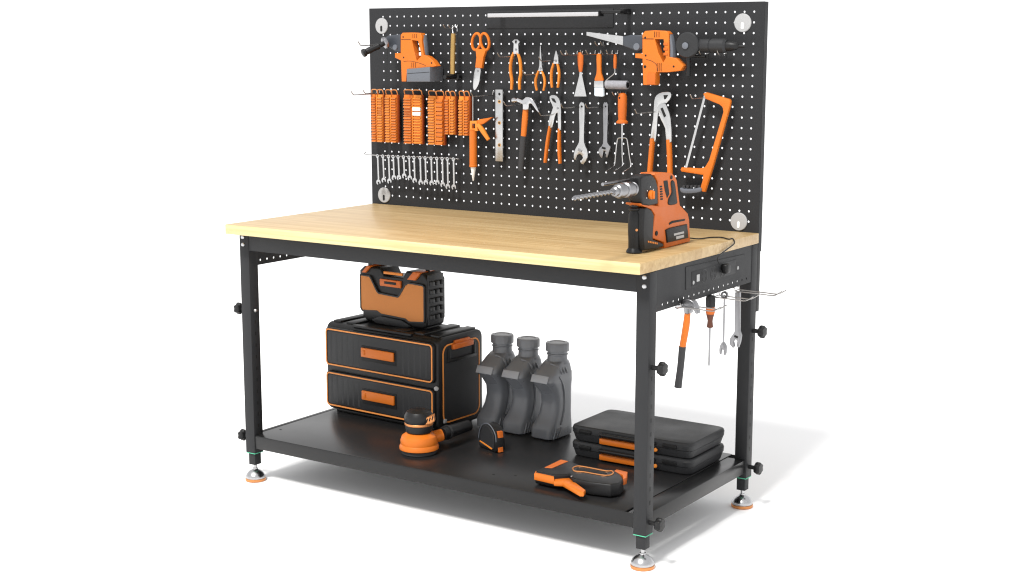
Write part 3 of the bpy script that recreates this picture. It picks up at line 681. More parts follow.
# hacksaw
T = Thing('hacksaw', 'orange hacksaw hanging at the right side of the pegboard', 'saw')
T.part('frame', MB().prism(outline([(703.2, 93.2), (706.5, 91.9), (729.6, 98.8), (730.6, 100.8), (729.8, 106), (713.2, 165), (705, 191.6), (699.5, 190.6), (702.6, 180), (703.2, 174.6), (681.6, 171.3), (680.4, 169.2), (681.6, 166.9), (700, 168), (705, 166.6), (709, 160), (723.4, 111.5), (722.6, 106.8), (719.6, 104.2), (705.4, 98.2)], .036), (0, .015, 0), .0035, 2), 'orange', angle=40)
T.part('blade', MB().prism(outline([(705, 91.4), (707.2, 91.8), (687.2, 168.2), (685, 167.8)], .032), (0, .0035, 0), .0005, 1), 'silver')
T.part('grip', MB().prism(outline(spline([(680.2, 187.4), (684, 188.3), (693, 188.4), (700.4, 187), (701.4, 190.6), (696, 192.4), (686, 193), (681, 191.4)], 3), .040), (0, .022, 0), .004), 'grey')
tk = MB()
for k in range(5): tk.lathe(bd(684+k*3.8, 186, .034), [(.0045, 0), (.0045, .012)], (0, 1, 0), 12)
T.part('grip_lugs', tk, 'rubber'); T.done()

# ================================================================== ROTARY HAMMER ON THE TABLETOP
T = Thing('rotary_hammer', 'orange and black rotary hammer drill standing on the tabletop, drill bit pointing left', 'drill')
XR = 1.420
def sx(pts, x=XR): return [onx(a, b, x) for a, b in pts]
XI = (-.046, 0, 0)
orange = [(640.5, 204.5), (641, 202.8), (659.3, 205.5), (658.5, 181), (655, 174.5), (655.5, 172.6), (664, 171.8), (672, 172.3), (675.5, 175.5), (677.4, 180), (680.4, 204.5), (684.5, 208.8), (688.4, 213), (689.8, 219.5), (690.7, 241), (665, 248), (664.6, 242), (653.6, 238), (653, 233.5), (655.4, 214), (652, 208.8)]
oo1 = [(664.2, 180.4), (667.5, 179.6), (669.6, 194), (667.8, 197), (665.8, 190)]
body = MB().prism(sx(orange), XI, .004, 3); bi = T.part('body', body, 'orange2', angle=40)
T.part('motor_housing', MB().prism(sx([(640.4, 178), (643.6, 174.8), (652.8, 173.4), (656.8, 178.6), (658.8, 186), (659, 204), (650, 205.6), (643.6, 204.5), (641, 196)], XR+.004), (-.036, 0, 0), .007, 3), 'black')
kn = MB(); c = onx(650.6, 194.2, XR+.004); kn.lathe(c, [(.0125, 0), (.0125, .006), (.009, .009)], (1, 0, 0), 24); kn.box(c.x+.006, c.x+.014, c.y-.003, c.y+.003, c.z-.011, c.z+.011, .002)
T.part('mode_dial', kn, 'orange')
mk = MB()
for a in range(5):
    an = math.radians(200-a*55); mk.lathe((c.x-.0002, c.y+.021*math.cos(an), c.z+.021*math.sin(an)), [(.0017, 0), (.0017, .0007)], (1, 0, 0), 8)
T.part('dial_marks', mk, 'white')
T.part('handle_opening', MB().prism(sx([(664, 180.4), (668, 179.8), (669.8, 193.5), (667.6, 197.5), (665.4, 190)], XR+.0008), (-.003, 0, 0), 0), 'slot', bi)
T.part('rear_grip', MB().prism(sx(spline([(671.8, 181.5), (675.4, 181), (677.8, 198), (677.6, 203.5), (669.5, 204.4), (669.6, 198), (672.6, 192)], 3), XR+.003), (-.05, 0, 0), .004, 3), 'black')
vt = MB()
for k in range(6): vt.prism(sx([(660.3+k*.15, 185.5+k*2.5), (662.6+k*.15, 185.2+k*2.5), (662.7+k*.15, 186.7+k*2.5), (660.5+k*.15, 187+k*2.5)], XR+.0010), (-.001, 0, 0), 0)
T.part('battery_release_gap', vt, 'slot', bi); vt = MB(); vt.prism(sx([(669.5, 222.6), (672.5, 220.4), (685.8, 218.3), (685.2, 220.2), (673, 222.6), (669.8, 224.4)], XR+.0010), (-.001, 0, 0), 0)
T.part('vent_slots', vt, 'slot', bi)
T.part('body_bolt', MB().lathe(onx(656.6, 232.8, XR), [(.0068, 0), (.0068, .002), (.004, .0025)], (1, 0, 0), 18).lathe(onx(671.5, 176.8, XR), [(.0055, 0), (.0055, .002)], (1, 0, 0), 18), 'slot', bi)
ba = T.part('battery', MB().prism(sx([(667, 229.5), (671, 227.5), (688, 223.7), (689.3, 237.6), (668.4, 242.4)], XR+.005), (-.056, 0, 0), .003), 'black')
T.part('battery_label', MB().prism(sx([(674.4, 233.2), (684.4, 230.8), (684.6, 232.8), (674.6, 235.3)], XR+.0062), (-.0008, 0, 0), 0).prism(sx([(676.6, 236), (684.4, 234.2), (684.5, 236.8), (676.8, 238.8)], XR+.0062), (-.0008, 0, 0), 0), 'mark', ba)
T.part('lower_housing', MB().prism(sx([(644.5, 208.2), (648, 207), (652.6, 209.6), (654.8, 214.5), (653.6, 238.8), (664.4, 243.2), (664.3, 246.2), (657, 248.6), (644.6, 250.2), (643.5, 230)], XR+.003), (-.030, 0, 0), .005, 3), 'black')
tx = MB()
for k in range(6): tx.prism(sx([(648.6+k*1.7, 240.2+k*.35), (649.6+k*1.7, 240.4+k*.35), (649.6+k*1.7, 242.2+k*.35), (648.6+k*1.7, 242+k*.35)], XR+.0038), (-.0008, 0, 0), 0)
T.part('lettering', tx, 'orange3')
# side handle: upright grip ahead of the body
gx_ = 1.392; gy_ = onx(634.6, 246.5, gx_).y
zt2 = onx(634.6, 209.5, gx_).z-BH
grip = MB().lathe((gx_, gy_, BH+.0003), [(.021, 0), (.0225, .003), (.0205, .008), (.0165, .014), (.0165, .035), (.0178, .06), (.0178, .085), (.0168, zt2-.012), (.0125, zt2-.004), (.012, zt2)], seg=28)
T.part('side_grip', grip, 'black')
T.part('grip_collar', MB().lathe((gx_, gy_, BH+zt2-.001), [(.0155, 0), (.017, .002), (.017, .006), (.0105, .009), (.0105, .022), (.013, .024), (.0175, .032), (.0175, .066), (.014, .070)], seg=24), 'black')
T.part('grip_badge', MB().lathe((gx_+.0125, gy_-.0110, onx(636, 228.5, gx_).z), [(.0035, 0), (.0035, .002)], (.72, -.69, 0), 14), 'copper')
ca = onx(636.4, 187.6, 1.400); hz = ca.z
tip = onx(573.5, 191.3, 1.400); tip.z = hz
AX = (0, -1, 0)
T.part('neck', MB().lathe((1.400, ca.y+.03, hz), [(.019, 0), (.019, .02), (.018, .034)], AX, 24), 'black')
Lc = .128
T.part('chuck', MB().lathe((1.400, ca.y, hz), [(r*.84, h) for r, h in [(.021, -.005), (.0235, .004), (.0235, .020), (.0200, .023), (.0200, .030), (.0245, .034), (.0250, .052), (.0245, .062), (.0195, .065), (.0195, .072), (.0235, .076), (.0240, .094), (.0200, .103), (.0150, .106), (.0150, .118), (.0095, .121), (.0085, Lc)]], AX, 28), 'dsteel')
# twisted bit
Lt = abs(tip.y-ca.y)-Lc+.01
bit = MB(); tb = bmesh.new(); nb = 90; rings = []
for i in range(nb+1):
    u = i/nb; y = ca.y-Lc+.01-Lt*u; r0_ = .0072*(1 if u < .93 else 1.25*(1-(u-.93)/.07*.55)); ring = []
    for k in range(12):
        a = 2*PI*k/12; tw = u*2*PI*5.5; r = r0_*(.72+.28*math.cos(2*(a-tw))) if u > .08 else r0_*.8
        ring.append(tb.verts.new((1.400+r*math.cos(a), y, hz+r*math.sin(a))))
    rings.append(ring)
for a, b in zip(rings, rings[1:]):
    for k in range(12): tb.faces.new((a[k], a[(k+1) % 12], b[(k+1) % 12], b[k]))
tb.faces.new(rings[0]); tb.faces.new(rings[-1][::-1]); bmesh.ops.recalc_face_normals(tb, faces=tb.faces); bit._put(tb)
T.part('drill_bit', bit, 'dsteel', angle=60)
dr = onx(638, 178.4, 1.372); de = onx(603, 183.6, 1.372)
T.part('depth_rod', MB().tube([(1.372, dr.y+.02, dr.z), (1.372, de.y, dr.z)], .0048, 10), 'dsteel')
T.done()
# charging cable
T = Thing('power_cable', 'thin black cable running from the rotary hammer over the table edge to the socket panel', 'cable')
zc = BH+.0026
cp = [V((1.400, .466, BH+.009)), V((1.418, .500, zc+.001)), onz(711, 236.9, zc), onz(722, 236.9, zc), onz(729, 238.6, zc), V((1.4985, onx(733.6, 240.4, 1.5).y, BH+.003)), onx(734.6, 243, 1.5045), onx(727.5, 248.8, 1.5045), onx(719.5, 255.2, 1.5045), onx(718.2, 260, 1.509), onx(720.4, 264, 1.514)]
T.part('cord', MB().tube(cp, .0019, 8, 6), 'black')
T.part('plug', MB().box(1.4998, 1.519, .484, .510, .768, .796, .006, 3), 'black'); T.done()

# ================================================================== TOOLS ON THE SIDE PANEL
def sidehook(label, px, py, ln, spread):
    c = onx(px, py, 1.4965); T = Thing('wire_hook', label, 'hook', 'wire hooks on the side panel'); mb = MB()
    for s in (0, spread):
        y = c.y+s; x = 1.4965; z = c.z
        mb.tube([(x-.004, y, z+.010), (x+.003, y, z+.009), (x+.005, y, z+.002), (x+.012, y, z), (x+ln*.55, y, z-.001), (x+ln-.02, y, z-.0015), (x+ln-.006, y, z+.004), (x+ln+.008, y, z+.013)], .0018, 8)
    mb.tube([(1.5, c.y, c.z+.001), (1.5, c.y+spread, c.z+.001)], .0018, 8)
    T.part('hook', mb, 'wire'); T.done(); return c
h1 = sidehook('double wire hook on the side panel carrying the hammer', 680, 306.5, .118, .035)
h2 = sidehook('double wire hook on the side panel carrying the screwdriver and the thin wrench', 713, 296.5, .118, .035)
h3 = sidehook('longest double wire hook on the side panel, nearest the rear leg', 734, 290.5, .145, .03)
yh = h1.y+.018
def py_(pts, y): return [ony(a, b, y) for a, b in pts]
T = Thing('claw_hammer', 'claw hammer with orange and black handle hanging below the side panel', 'hammer', 'hammers')
T.part('head', MB().prism(py_(spline([(682.5, 300.4), (686, 298.8), (691, 299.6), (695.4, 304), (697.4, 313), (695.4, 312.6), (692.8, 308), (690.6, 307.6), (690.2, 313), (684.6, 313), (684, 308.4), (682.5, 306.6)], 2), yh-.011), (0, .022, 0), .003, 3), 'dsteel')
c = ony(676.5, 304, yh); T.part('striking_face', MB().lathe(c, [(.009, 0), (.0115, .002), (.0115, .010), (.0075, .014), (.0075, .022)], (1, 0, -.08), 24), 'chrome')
T.part('handle', MB().tube([ony(688, 312, yh), ony(686.6, 325, yh), ony(682.9, 346.6, yh)], [.0085, .0100, .0092], 14, 4), 'orange')
T.part('grip', MB().tube([ony(682.9, 346, yh), ony(681, 366, yh), ony(678.4, 386.8, yh)], [.0102, .0098, .0108], 14, 4), 'rubber'); T.done()
T = Thing('screwdriver', 'screwdriver with dark and orange handle hanging blade down below the side panel', 'screwdriver')
ys = h2.y-.02; c = ony(711, 298, ys); zb = ony(710, 327, ys).z; zb2 = ony(709, 366, ys).z; hh = c.z-zb
T.part('handle', MB().lathe((c.x, ys, zb), [(.0075, 0), (.0095, .003), (.0085, .010), (.0075, .020), (.0095, .030), (.0118, .038), (.0118, .040)], seg=20), 'brown')
T.part('handle_band', MB().lathe((c.x, ys, zb), [(.0118, .0395), (.0132, .044), (.0132, .058), (.0122, .060)], seg=20), 'orange2')
T.part('handle_cap', MB().lathe((c.x, ys, zb), [(.0128, .060), (.0145, .064), (.0145, hh), (.012, hh+.008), (.005, hh+.010)], seg=20, lobes=6, amp=.05), 'black')
T.part('shank', MB().lathe((c.x, ys, zb2), [(.0008, 0), (.0028, .006), (.0028, zb-zb2+.002)], seg=10), 'dsteel'); T.done()
T = Thing('ring_wrench', 'thin combination wrench hanging between the screwdriver and the adjustable wrench', 'wrench')
mb = MB(); yw = h2.y+.03; top, bot = ony(725, 294.5, yw), ony(723.6, 352, yw)
mb.tube([top, bot+V((0, 0, .02))], .003, 10, 0, (YB, 1)); 
mb.prism([top+V((.011*math.cos(2*PI*k/18), -.004, .011*math.sin(2*PI*k/18))) for k in range(18)], (0, .008, 0), 0, holes=[[top+V((.0062*math.cos(2*PI*k/12), -.004, .0062*math.sin(2*PI*k/12))) for k in range(12)]])
mb.prism(spline([p-V((0, .004, 0)) for p in py_([(722.6, 342), (724.9, 342), (727.2, 346.5), (726.8, 353), (725, 354.6), (724.4, 349.4), (722.6, 349.2), (721.8, 354), (720.2, 352), (720.4, 346)], yw)], 2), (0, .008, 0), .001)
T.part('wrench', mb, 'dsteel'); T.done()
T = Thing('adjustable_wrench', 'grey adjustable wrench hanging below the side panel beside the rear leg', 'wrench', 'adjustable wrenches')
ya = h3.y+.02
T.part('body', MB().prism(py_([(735.2, 292), (740.2, 291.6), (740, 330.5), (741.6, 335), (740.4, 342), (738.6, 347), (736.6, 346), (737.4, 340.5), (735.6, 338.6), (733.6, 341), (734.8, 345.6), (733, 347.6), (729.6, 343.6), (730, 338), (734.6, 331.4)], ya), (0, .010, 0), .002), 'dsteel')
T.part('worm_screw', MB().prism(py_([(734.8, 334.6), (738.4, 336), (737.8, 338), (734.2, 336.6)], ya-.0015), (0, .003, 0), .0006, 1), 'slot'); T.done()

# ================================================================== DRAWER TOOLBOX ON THE SHELF
def frame(x, y, z, deg): return Matrix.Translation((x, y, z)) @ Matrix.Rotation(math.radians(deg), 4, 'Z')
X = frame(.0150, .446, SZ0, -3.1); tw, td, th = .5056, .2436, .314
T = Thing('drawer_toolbox', 'black plastic toolbox with two orange trimmed drawers, left on the shelf', 'toolbox')
T.part('case', MB(X).prism([(0, y, z) for y, z in rrect(.008, td, .004, th, .026, 5)], (tw, 0, 0), .006, 3)
       .box(.03, tw-.03, .02, td-.02, 0, .01, .002), 'black', angle=40)
def ring_xz(mb, x0, x1, z0, z1, r, w, y0, d):
    o = rrect(x0, x1, z0, z1, r); i = rrect(x0+w, x1-w, z0+w, z1-w, max(.001, r-w))
    mb.prism([(a, y0, b) for a, b in o], (0, d, 0), 0, holes=[[(a, y0, b) for a, b in i]])
for z0, z1 in ((.020, .146), (.164, .300)):
    di = T.part('drawer', MB(X).prism([(a, -.004, b) for a, b in rrect(.006, tw-.010, z0, z1, .016)], (0, .02, 0), .004, 2), 'black')
    g = MB(X); ring_xz(g, .010, tw-.014, z0+.004, z1-.004, .014, .0045, -.0062, .004); T.part('drawer_trim', g, 'piping', di)
    p = MB(X).prism([(a, -.0052, b) for a, b in rrect(.018, tw-.022, z0+.012, z1-.012, .008)], (0, .004, 0), .001)
    n = 18
    for k in range(n):
        x = .035+(tw-.075)*k/(n-1)
        if not (.165 < x < .34): p.box(x-.004, x+.004, -.0054, -.005, z0+.018, z1-.018, .0008, 1)
    T.part('drawer_panel', p, 'char', di)
    zc = (z0+z1)/2+.002
    T.part('handle_recess', MB(X).box(.178, .335, -.0072, -.004, zc-.031, zc+.022, .002), 'slot', di)
    T.part('handle', MB(X).box(.183, .330, -.016, -.0075, zc-.016, zc+.016, .003, 3).box(.189, .203, -.0175, -.015, zc-.009, zc+.009, .001), 'orange', di)
# ribs on the lid
lid = MB(X)
for a, b in ((.015, .05), (.075, .12), (.30, .345), (.385, .425), (.455, .492)): lid.box(a, b, .03, td-.02, th-.003, th+.006, .003)
lid.box(.12, .385, .012, .035, th-.006, th+.003, .003)
T.part('lid_ribs', lid, 'black')
# right end: recess with orange piping, handle
rp = MB(X); o = rrect(.030, td-.018, .024, th-.024, .03); i = rrect(.0345, td-.0225, .0285, th-.0285, .026)
rp.prism([(tw+.0022, a, b) for a, b in o], (-.004, 0, 0), 0, holes=[[(tw+.0022, a, b) for a, b in i]])
T.part('side_trim', rp, 'piping')
T.part('side_panel', MB(X).prism([(tw+.0012, a, b) for a, b in rrect(.036, td-.024, .030, th-.030, .025)], (-.003, 0, 0), 0), 'char')
T.part('carry_handle', MB(X).box(tw-.002, tw+.013, .075, td-.062, th-.045, th-.026, .004, 3).box(tw-.002, tw+.008, .088, td-.075, th-.028, th-.016, .003), 'orange2')
T.part('handle_bracket', MB(X).box(tw-.001, tw+.007, .052, td-.040, th-.088, th-.076, .003).box(tw-.001, tw+.006, .056, .066, th-.085, th-.04, .002).box(tw-.001, tw+.006, td-.055, td-.045, th-.085, th-.04, .002), 'black')
T.part('corner_latch', MB(X).box(tw-.001, tw+.005, .032, .046, .026, .040, .002), 'disc')
T.part('corner_pin', MB(X).lathe((tw-.004, .003, .150), [(.0075, 0), (.0075, .004), (.004, .006)], (.5, -1, 0), 14), 'disc')
T.done()

# ================================================================== RADIO ON THE TOOLBOX
zr = SZ0+th+.0065
X = frame(.108, .525, zr, -3) @ Matrix.Diagonal((.985, .84, 1.10, 1)); rw, rd, rh = .312, .13, .172
T = Thing('jobsite_radio', 'rugged black radio with orange speaker front standing on the drawer toolbox', 'radio')
T.part('body', MB(X).prism([(a, .004, b) for a, b in [(.0, .145), (.012, .012), (.03, .0), (.29, .0), (.306, .010), (.312, .04), (.312, .150), (.292, .172), (.215, .172), (.20, .150), (.115, .150), (.10, .172), (.02, .172), (0, .158)]], (0, rd-.02, 0), .006, 3).box(.02, .05, .02, rd-.03, -.0065, .004, .003).box(.262, .296, .02, rd-.03, -.0065, .004, .003), 'black', angle=40)
front = [(.008, .146), (.008, .040), (.016, .030), (.085, .034), (.105, .026), (.215, .022), (.232, .014), (.300, .020), (.304, .028), (.304, .132), (.296, .138), (.232, .140), (.216, .132), (.190, .098), (.182, .092), (.096, .096), (.088, .102), (.062, .138), (.054, .146)]
T.part('speaker_grille', MB(X).prism([(a, -.004, b) for a, b in front], (0, .01, 0), .003, 2), 'cloth')
def offs(pts, d):
    n = len(pts); out = []
    for k in range(n):
        a, b, c = V((*pts[k-1], 0)), V((*pts[k], 0)), V((*pts[(k+1) % n], 0)); e1, e2 = (b-a).normalized(), (c-b).normalized()
        nr = V((e1.y, -e1.x, 0))+V((e2.y, -e2.x, 0)); nr.normalize(); out.append((b.x-nr.x*d, b.y-nr.y*d))
    return out
ofr = offs(front, .0045)
T.part('front_frame', MB(X).prism([(a, -.006, b) for a, b in ofr], (0, .012, 0), 0, holes=[[(a, -.006, b) for a, b in offs(front, -.0003)]]), 'char')
T.part('corner_bumper', MB(X).prism([(a, -.006, b) for a, b in [(.016, .153), (.034, .153), (.060, .176), (.042, .176)]], (0, rd*.8, 0), .002), 'orange2')
T.part('corner_bumper', MB(X).prism([(a, -.006, b) for a, b in [(.226, .148), (.262, .148), (.288, .174), (.254, .174)]], (0, rd*.8, 0), .002), 'orange2')
T.part('control_panel', MB(X).box(.100, .196, -.004, .008, .118, .140, .002), 'orange2')
T.part('display', MB(X).box(.122, .176, -.0055, .004, .126, .134, .001), 'slot')
T.part('top_strip', MB(X).box(.115, .200, .0, .01, .156, .164, .002), 'orange3')
T.part('carry_handle', MB(X).tube([(.03, .05, .168), (.06, .05, .19), (.16, .05, .193), (.26, .05, .19), (.285, .05, .168)], .007, 12), 'black')
rb = MB(X)
for k in range(5):
    for y0 in (.010, .040, .070): rb.box(.308, .327, y0, y0+.020, .030+k*.026, .044+k*.026, .003)
rb.box(.308, .316, .006, .098, .012, .168, .003)
T.part('side_ribs', rb, 'char')
T.part('base_plate', MB(X).prism([(a, -.005, b) for a, b in [(.06, .006), (.10, .022), (.20, .018), (.24, .004), (.22, -.003), (.08, -.003)]], (0, .01, 0), .002), 'char'); T.done()

# ================================================================== BOTTLES
def bottle():
    T = Thing('oil_bottle', 'dark grey ribbed fluid bottle with screw cap, rightmost of the three', 'bottle', 'three dark grey bottles on the shelf')
    w, d = .082, .128
    S = [(.000, .006, w-.006, .006, d-.004, 5), (.004, 0, w, 0, d, 5), (.030, 0, w, 0, d, 5), (.040, .002, w-.001, .003, d, 5), (.055, .006, w-.002, .014, d, 4.5), (.080, .010, w-.003, .028, d, 4), (.110, .012, w-.003, .036, d, 4),
         (.140, .011, w-.003, .034, d, 4), (.165, .006, w-.002, .020, d, 4.5), (.185, .001, w, .004, d, 5), (.190, .000, w, .001, d, 5), (.2115, .002, w-.001, .011, d, 5), (.2160, .004, w-.002, .018, d-.001, 4.5), (.235, .008, w-.005, .040, d-.004, 4), (.248, .010, w-.008, .058, d-.008, 3)]
    bi = T.part('body', MB(Xb).loft([s if len(s) == 6 else s for s in S], 40), 'bottle', angle=50)
    cx, cy = .043, d-.038
    T.part('neck', MB(Xb).lathe((cx, cy, .240), [(.036, 0), (.0335, .006), (.031, .010), (.030, .026), (.0325, .028), (.0325, .031), (.030, .033), (.030, .040)], seg=32), 'bottle')
    T.part('cap', MB(Xb).lathe((cx, cy, .279), [(.0340, 0), (.0355, .001), (.0355, .024), (.0335, .028), (.024, .029), (.023, .0275)], seg=64, lobes=16, amp=.012), 'bottle')
    rb = MB(Xb)
    for k in range(3):
        y = .052+k*.014; rb.tube([(w-.006, y+.010, .206), (w-.001, y+.004, .220), (w-.012, y, .236), (w-.034, y-.004, .243)], .0032, 8)
        rb.tube([(w-.001, .016+k*.013, .004), (w+.0008, .020+k*.013, .016), (w-.001, .030+k*.013, .036)], .003, 8)
    T.part('moulded_ribs', rb, 'bottle', bi)
    T.part('moulded_seam', MB(Xb).tube([(w-.001, .046, .205), (w+.0005, .062, .180), (w-.001, .074, .145), (w-.002, .076, .105), (w-.001, .068, .070), (w+.0005, .054, .045)], .0026, 8), 'bottle', bi)
    T.part('label_plate', MB(Xb).prism([(x, y, z) for x, y, z in ((.008, -.0022, .188), (w-.014, -.0022, .188), (w-.014, .0085, .2105), (.008, .0085, .2105))], (0, .003, -.001), .001), 'plate', bi)
    return T.done()
Xb = frame(.796, .545, SZ0+.0003, -4) @ Matrix.Diagonal((1.10, 1.04, 1, 1))
b3 = bottle()
copy_thing(b3, b3.location+V((-.116, .004, 0)), 'dark grey ribbed fluid bottle with screw cap, middle of the three')
copy_thing(b3, b3.location+V((-.224, .010, 0)), 'dark grey ribbed fluid bottle with screw cap, leftmost of the three, beside the toolbox')

# ================================================================== TOOL CASES
def case(z, label):
    T = Thing('tool_case', label, 'case', 'two flat tool cases stacked on the shelf'); X = frame(1.018, .440, z, .2); w, d = .420, .246
    def ring(z, i, p=14): return (z, i, w-i, i, d-i, p)
    T.part('base_shell', MB(X).loft([ring(.0005, .011), ring(.003, .008), ring(.022, .003), ring(.0240, .0030)], 64), 'char', angle=25)
    T.part('lid', MB(X).loft([ring(.0246, .0035), ring(.026, .001), ring(.040, 0), ring(.0470, .0025), ring(.0490, .006)], 64), 'char', angle=25)
    for x0, x1 in ((.035, .078), (.325, .372)):
        lt = T.part('latch', MB(X).box(x0, x1, -.0035, .004, .028, .0400, .002), 'black')
        T.part('latch_slot', MB(X).box(x0+.002, x1-.002, -.0042, .0, .0365, .0385, .0004, 1), 'slot', lt)
    T.part('handle', MB(X).tube([(.112, .0, .034), (.118, -.012, .036), (.137, -.016, .037), (.275, -.016, .037), (.292, -.012, .036), (.298, .0, .034)], .0058, 10), 'black')
    T.part('handle_strip', MB(X).box(.112, .288, -.0105, .004, .0060, .0240, .003, 2), 'orange')
    T.part('hinge_cap', MB(X).lathe((.303, -.001, .016), [(.006, 0), (.006, .004), (.004, .006)], (0, -1, 0), 14), 'orange3')
    return T
case(SZ0+.0003, 'black flat tool case with orange handle strip, lower one of the stack').done()
case(SZ0+.0503, 'black flat tool case with orange handle strip, on top of the stack').done()

# ================================================================== STAPLE GUN
T = Thing('staple_gun', 'black and orange staple gun lying on the shelf in front of the flat cases', 'staple gun')
zs = SZ0+.042
def hz_(pts, z=None): return [onz(a, b, z if z else zs) for a, b in pts]
bodyp = [(535.8, 470.6), (544, 465.6), (562, 457.6), (571, 459.8), (581, 464.5), (607, 468.6), (615, 469), (621.6, 474), (624, 478.5), (620, 482.5), (611, 484), (590, 481.5), (573.5, 477.5), (569.5, 473.4), (554.5, 474.6)]
T.part('body', MB().prism(hz_(bodyp), (0, 0, -.038), .006, 3), 'black')
T.part('top_stripe', MB().prism(hz_([(545, 466.8), (561.2, 459), (568.6, 460.6), (552.4, 467.4)], zs+.0012), (0, 0, -.002), .0005, 1), 'orange2')
T.part('nose', MB().prism(hz_([(534.6, 472.8), (554.4, 477.4), (554.6, 474.2), (536, 470.2)], zs-.004), (0, 0, -.020), .002), 'orange')
T.part('lever', MB().prism(hz_([(554, 476.2), (564, 474.4), (568, 475.8), (586, 489.2), (584, 491.6), (580, 491.4), (563, 481.6), (554.4, 481)], zs-.012), (0, 0, -.014), .003), 'orange')
gp = [(573, 467.6), (577, 465.8), (584, 466.2), (606, 470.4), (612, 470.4), (613.5, 473), (606, 475), (584, 471.4), (575, 470.6)]
T.part('grip_trim', MB().tube(hz_(gp+gp[:1], zs+.0008), .0022, 8, 4), 'copper')
T.part('grip_opening', MB().prism(hz_(spline([(577.5, 467.4), (584, 467.8), (605, 471.4), (604.6, 473.2), (584, 470.2), (577.5, 469.4)], 2), zs+.0008), (0, 0, -.002), 0), 'slot')
T.part('grip_roll', MB().tube(hz_([(573.5, 478.5), (590, 481), (608, 483.6)], zs-.012), [.010, .011, .010], 14), 'char')
T.part('tail_clip', MB().prism(hz_([(614.5, 470.2), (617, 468.6), (628, 471.2), (627, 477), (623.6, 478.4), (623, 474.4)], zs+.001), (0, 0, -.020), .002), 'orange2')
T.part('rivet', MB().lathe(onz(572, 476, zs), [(.003, 0), (.003, .0015)], seg=10), 'chrome')
T.done()

# ================================================================== SANDER
c = onz(419.6, 452.0, SZ0); cx, cy = c.x, c.y
T = Thing('orbital_sander', 'round orange and black orbital sander standing on the shelf before the toolbox', 'sander')
def L_(p, **k): return MB().lathe((cx, cy, SZ0), [(r*1.08, h*1.14) for r, h in p], seg=40, **k)
T.part('sanding_pad', L_([(.046, .0004), (.052, .002), (.052, .010), (.048, .012)]), 'rubber')
sk = T.part('skirt', L_([(.049, .0125), (.0575, .0135), (.0575, .020), (.0535, .027), (.0545, .038), (.050, .049), (.038, .057), (.030, .060)]), 'orange')
T.part('motor_body', L_([(.033, .058), (.038, .062), (.0395, .074), (.0385, .080)]), 'black')
T.part('trim_band', L_([(.0390, .0795), (.0415, .0815), (.0415, .0855), (.0395, .0875)]), 'copper')
T.part('palm_top', L_([(.0405, .087), (.0430, .095), (.0415, .107), (.035, .117), (.023, .122), (.008, .124)]), 'black')
d = V((.50, .87, 0)).normalized()
T.part('dust_port', MB().tube([(cx+d.x*.028, cy+d.y*.028, SZ0+.038), (cx+d.x*.055, cy+d.y*.055, SZ0+.044), (cx+d.x*.078, cy+d.y*.078, SZ0+.048)], [.024, .020, .019], 18), 'orange', sk)
vb = MB()
q = V((cx, cy, SZ0))+V((.62, -.2, 0)).normalized()*.048+V((0, 0, .105))
side = V((.85, .52, 0)).normalized()
vb.prism([q-side*.024-V((0, 0, .010)), q+side*.010-V((0, 0, .004)), q+side*.022+V((0, 0, .006)), q+side*.020+V((0, 0, .024)), q-side*.002+V((0, 0, .018)), q-side*.016+V((0, 0, .004))], side.cross(V((0, 0, 1)))*-.03, .003)
vi = T.part('vent_block', vb, 'copper')
vs_ = MB(); nn = side.cross(V((0, 0, 1)))*.0008
for k in range(4):
    o = q+nn+side*(-.012+k*.0085)+V((0, 0, -.002+k*.0040)); vs_.tube([o, o+V((0, 0, .012))+side*.003], .0019, 6)
T.part('vent_slots', vs_, 'slot', vi)
h0 = V((cx, cy, SZ0))+d*.076+V((0, 0, .050)); h3_ = V((.652, .41, SZ0+.048)); hp = [h0, h0.lerp(h3_, .3), h0.lerp(h3_, .7), h3_]
T.part('dust_canister', MB().tube(hp, [.021, .021, .019, .018], 20), 'black')
T.part('canister_ring', MB().tube([h0.lerp(h3_, .18), h0.lerp(h3_, .24)], .0235, 20), 'char')
T.done()

# ================================================================== TAPE MEASURE
T = Thing('tape_measure', 'small black tape measure with orange edges standing before the grey bottles', 'tape measure')
A = onz(479, 446, SZ0); B = onz(496.4, 453, SZ0); e = (B-A); wl = e.length; e.normalize(); nrm = V((-e.y, e.x, 0))
def tm(u, z, o=0): return A+e*u+nrm*o+V((0, 0, z*1.22))
prof = spline([(0.004, .001), (.03, 0), (wl-.006, 0), (wl, .012), (wl, .034), (wl-.008, .056), (wl*.62, .070), (wl*.30, .068), (.006, .048), (0, .020)], 3)if False else None
pr = [(.004, .0005), (wl-.006, .0005), (wl, .006), (wl, .030), (wl-.004, .048), (wl*.80, .062), (wl*.60, .070), (wl*.38, .069), (wl*.18, .060), (.005, .044), (0, .024), (0, .006)]
T.part('shell', MB().prism([tm(u, z) for u, z in pr], nrm*.036, .004, 3), 'black', angle=40)
T.part('face_plate', MB().prism([tm(.010+(wl-.02)*u/wl, .008+z*.80, -.0012) for u, z in pr], nrm*.002, .0008, 1), 'char')
T.part('rim_highlight', MB().tube([tm(u, z, .0005) for u, z in pr[3:11]], .0014, 8), 'grey')  # thin grey line added to imitate a highlight along the shell edge
T.part('tape_blade', MB().prism([tm(.006, .016, -.0022), tm(.012, .019, -.0022), tm(wl-.018, .010, -.0022), tm(wl-.022, .006, -.0022)], nrm*.002, .0005, 1), 'orange3')
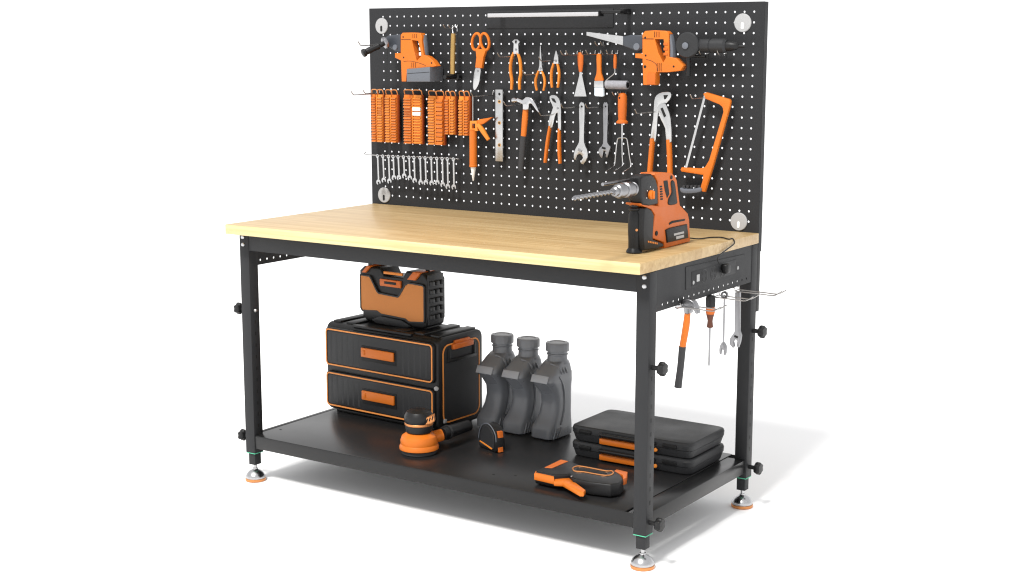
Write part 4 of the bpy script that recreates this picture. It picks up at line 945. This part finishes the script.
for z0, z1 in ((.040, .056), (.002, .014)):
    fb = MB().prism([tm(wl-.003 if z0 > .03 else wl-.002, z0, .008), tm(wl+.003, z0, .008), tm(wl+.001, z1, .008), tm(wl-.008, z1, .008)], nrm*.018, .001)
    T.part('lock_button' if z0 > .03 else 'end_stop', fb, 'orange2')
T.done()

# ================================================================== LIGHT
w = bpy.data.worlds.new('World'); sc.world = w; w.use_nodes = True; nt = w.node_tree
bg = nt.nodes['Background']; tc = nt.nodes.new('ShaderNodeTexCoord'); sp = nt.nodes.new('ShaderNodeSeparateXYZ')
nt.links.new(tc.outputs['Generated'], sp.inputs[0])
cr = nt.nodes.new('ShaderNodeValToRGB'); nt.links.new(sp.outputs['Z'], cr.inputs[0])
cr.color_ramp.elements[0].position = .06; cr.color_ramp.elements[0].color = (1, 1, 1, 1)
cr.color_ramp.elements[1].position = .45; cr.color_ramp.elements[1].color = (.74, .74, .745, 1)
fm = nt.nodes.new('ShaderNodeMapRange'); fm.inputs[1].default_value = .25; fm.inputs[2].default_value = -.85; fm.inputs[3].default_value = 1.0; fm.inputs[4].default_value = 1.1
nt.links.new(sp.outputs['Y'], fm.inputs[0])   # added front fill: world light slightly stronger from the camera's side
vm = nt.nodes.new('ShaderNodeVectorMath'); vm.operation = 'SCALE'; nt.links.new(cr.outputs[0], vm.inputs[0]); nt.links.new(fm.outputs[0], vm.inputs['Scale'])
nt.links.new(vm.outputs[0], bg.inputs['Color']); bg.inputs['Strength'].default_value = 1.34
ld = bpy.data.lights.new('studio_key_lamp', 'AREA'); ld.shape = 'DISK'; ld.size = 6.5
DK = 34; el = math.radians(56); az = math.radians(2)
tgt = V((.8, .4, .5)); dirv = V((math.sin(az)*math.cos(el), -math.cos(az)*math.cos(el), math.sin(el)))
ld.energy = 3.9*PI*DK*DK; ld.color = (1, .985, .96)
lo = bpy.data.objects.new('studio_key_lamp', ld); COL.objects.link(lo); lo.location = tgt+dirv*DK
lo.rotation_euler = (-dirv).to_track_quat('-Z', 'Y').to_euler()
sc.render.engine = 'CYCLES'; sc.cycles.max_bounces = 8; sc.cycles.use_denoising = True; sc.cycles.pixel_filter_type = 'BLACKMAN_HARRIS'; sc.cycles.filter_width = 1.2
sc.view_settings.view_transform = 'Standard'; sc.view_settings.look = 'None'; sc.view_settings.exposure = 0; sc.view_settings.gamma = 1
sc.render.resolution_x, sc.render.resolution_y = 1024, 575
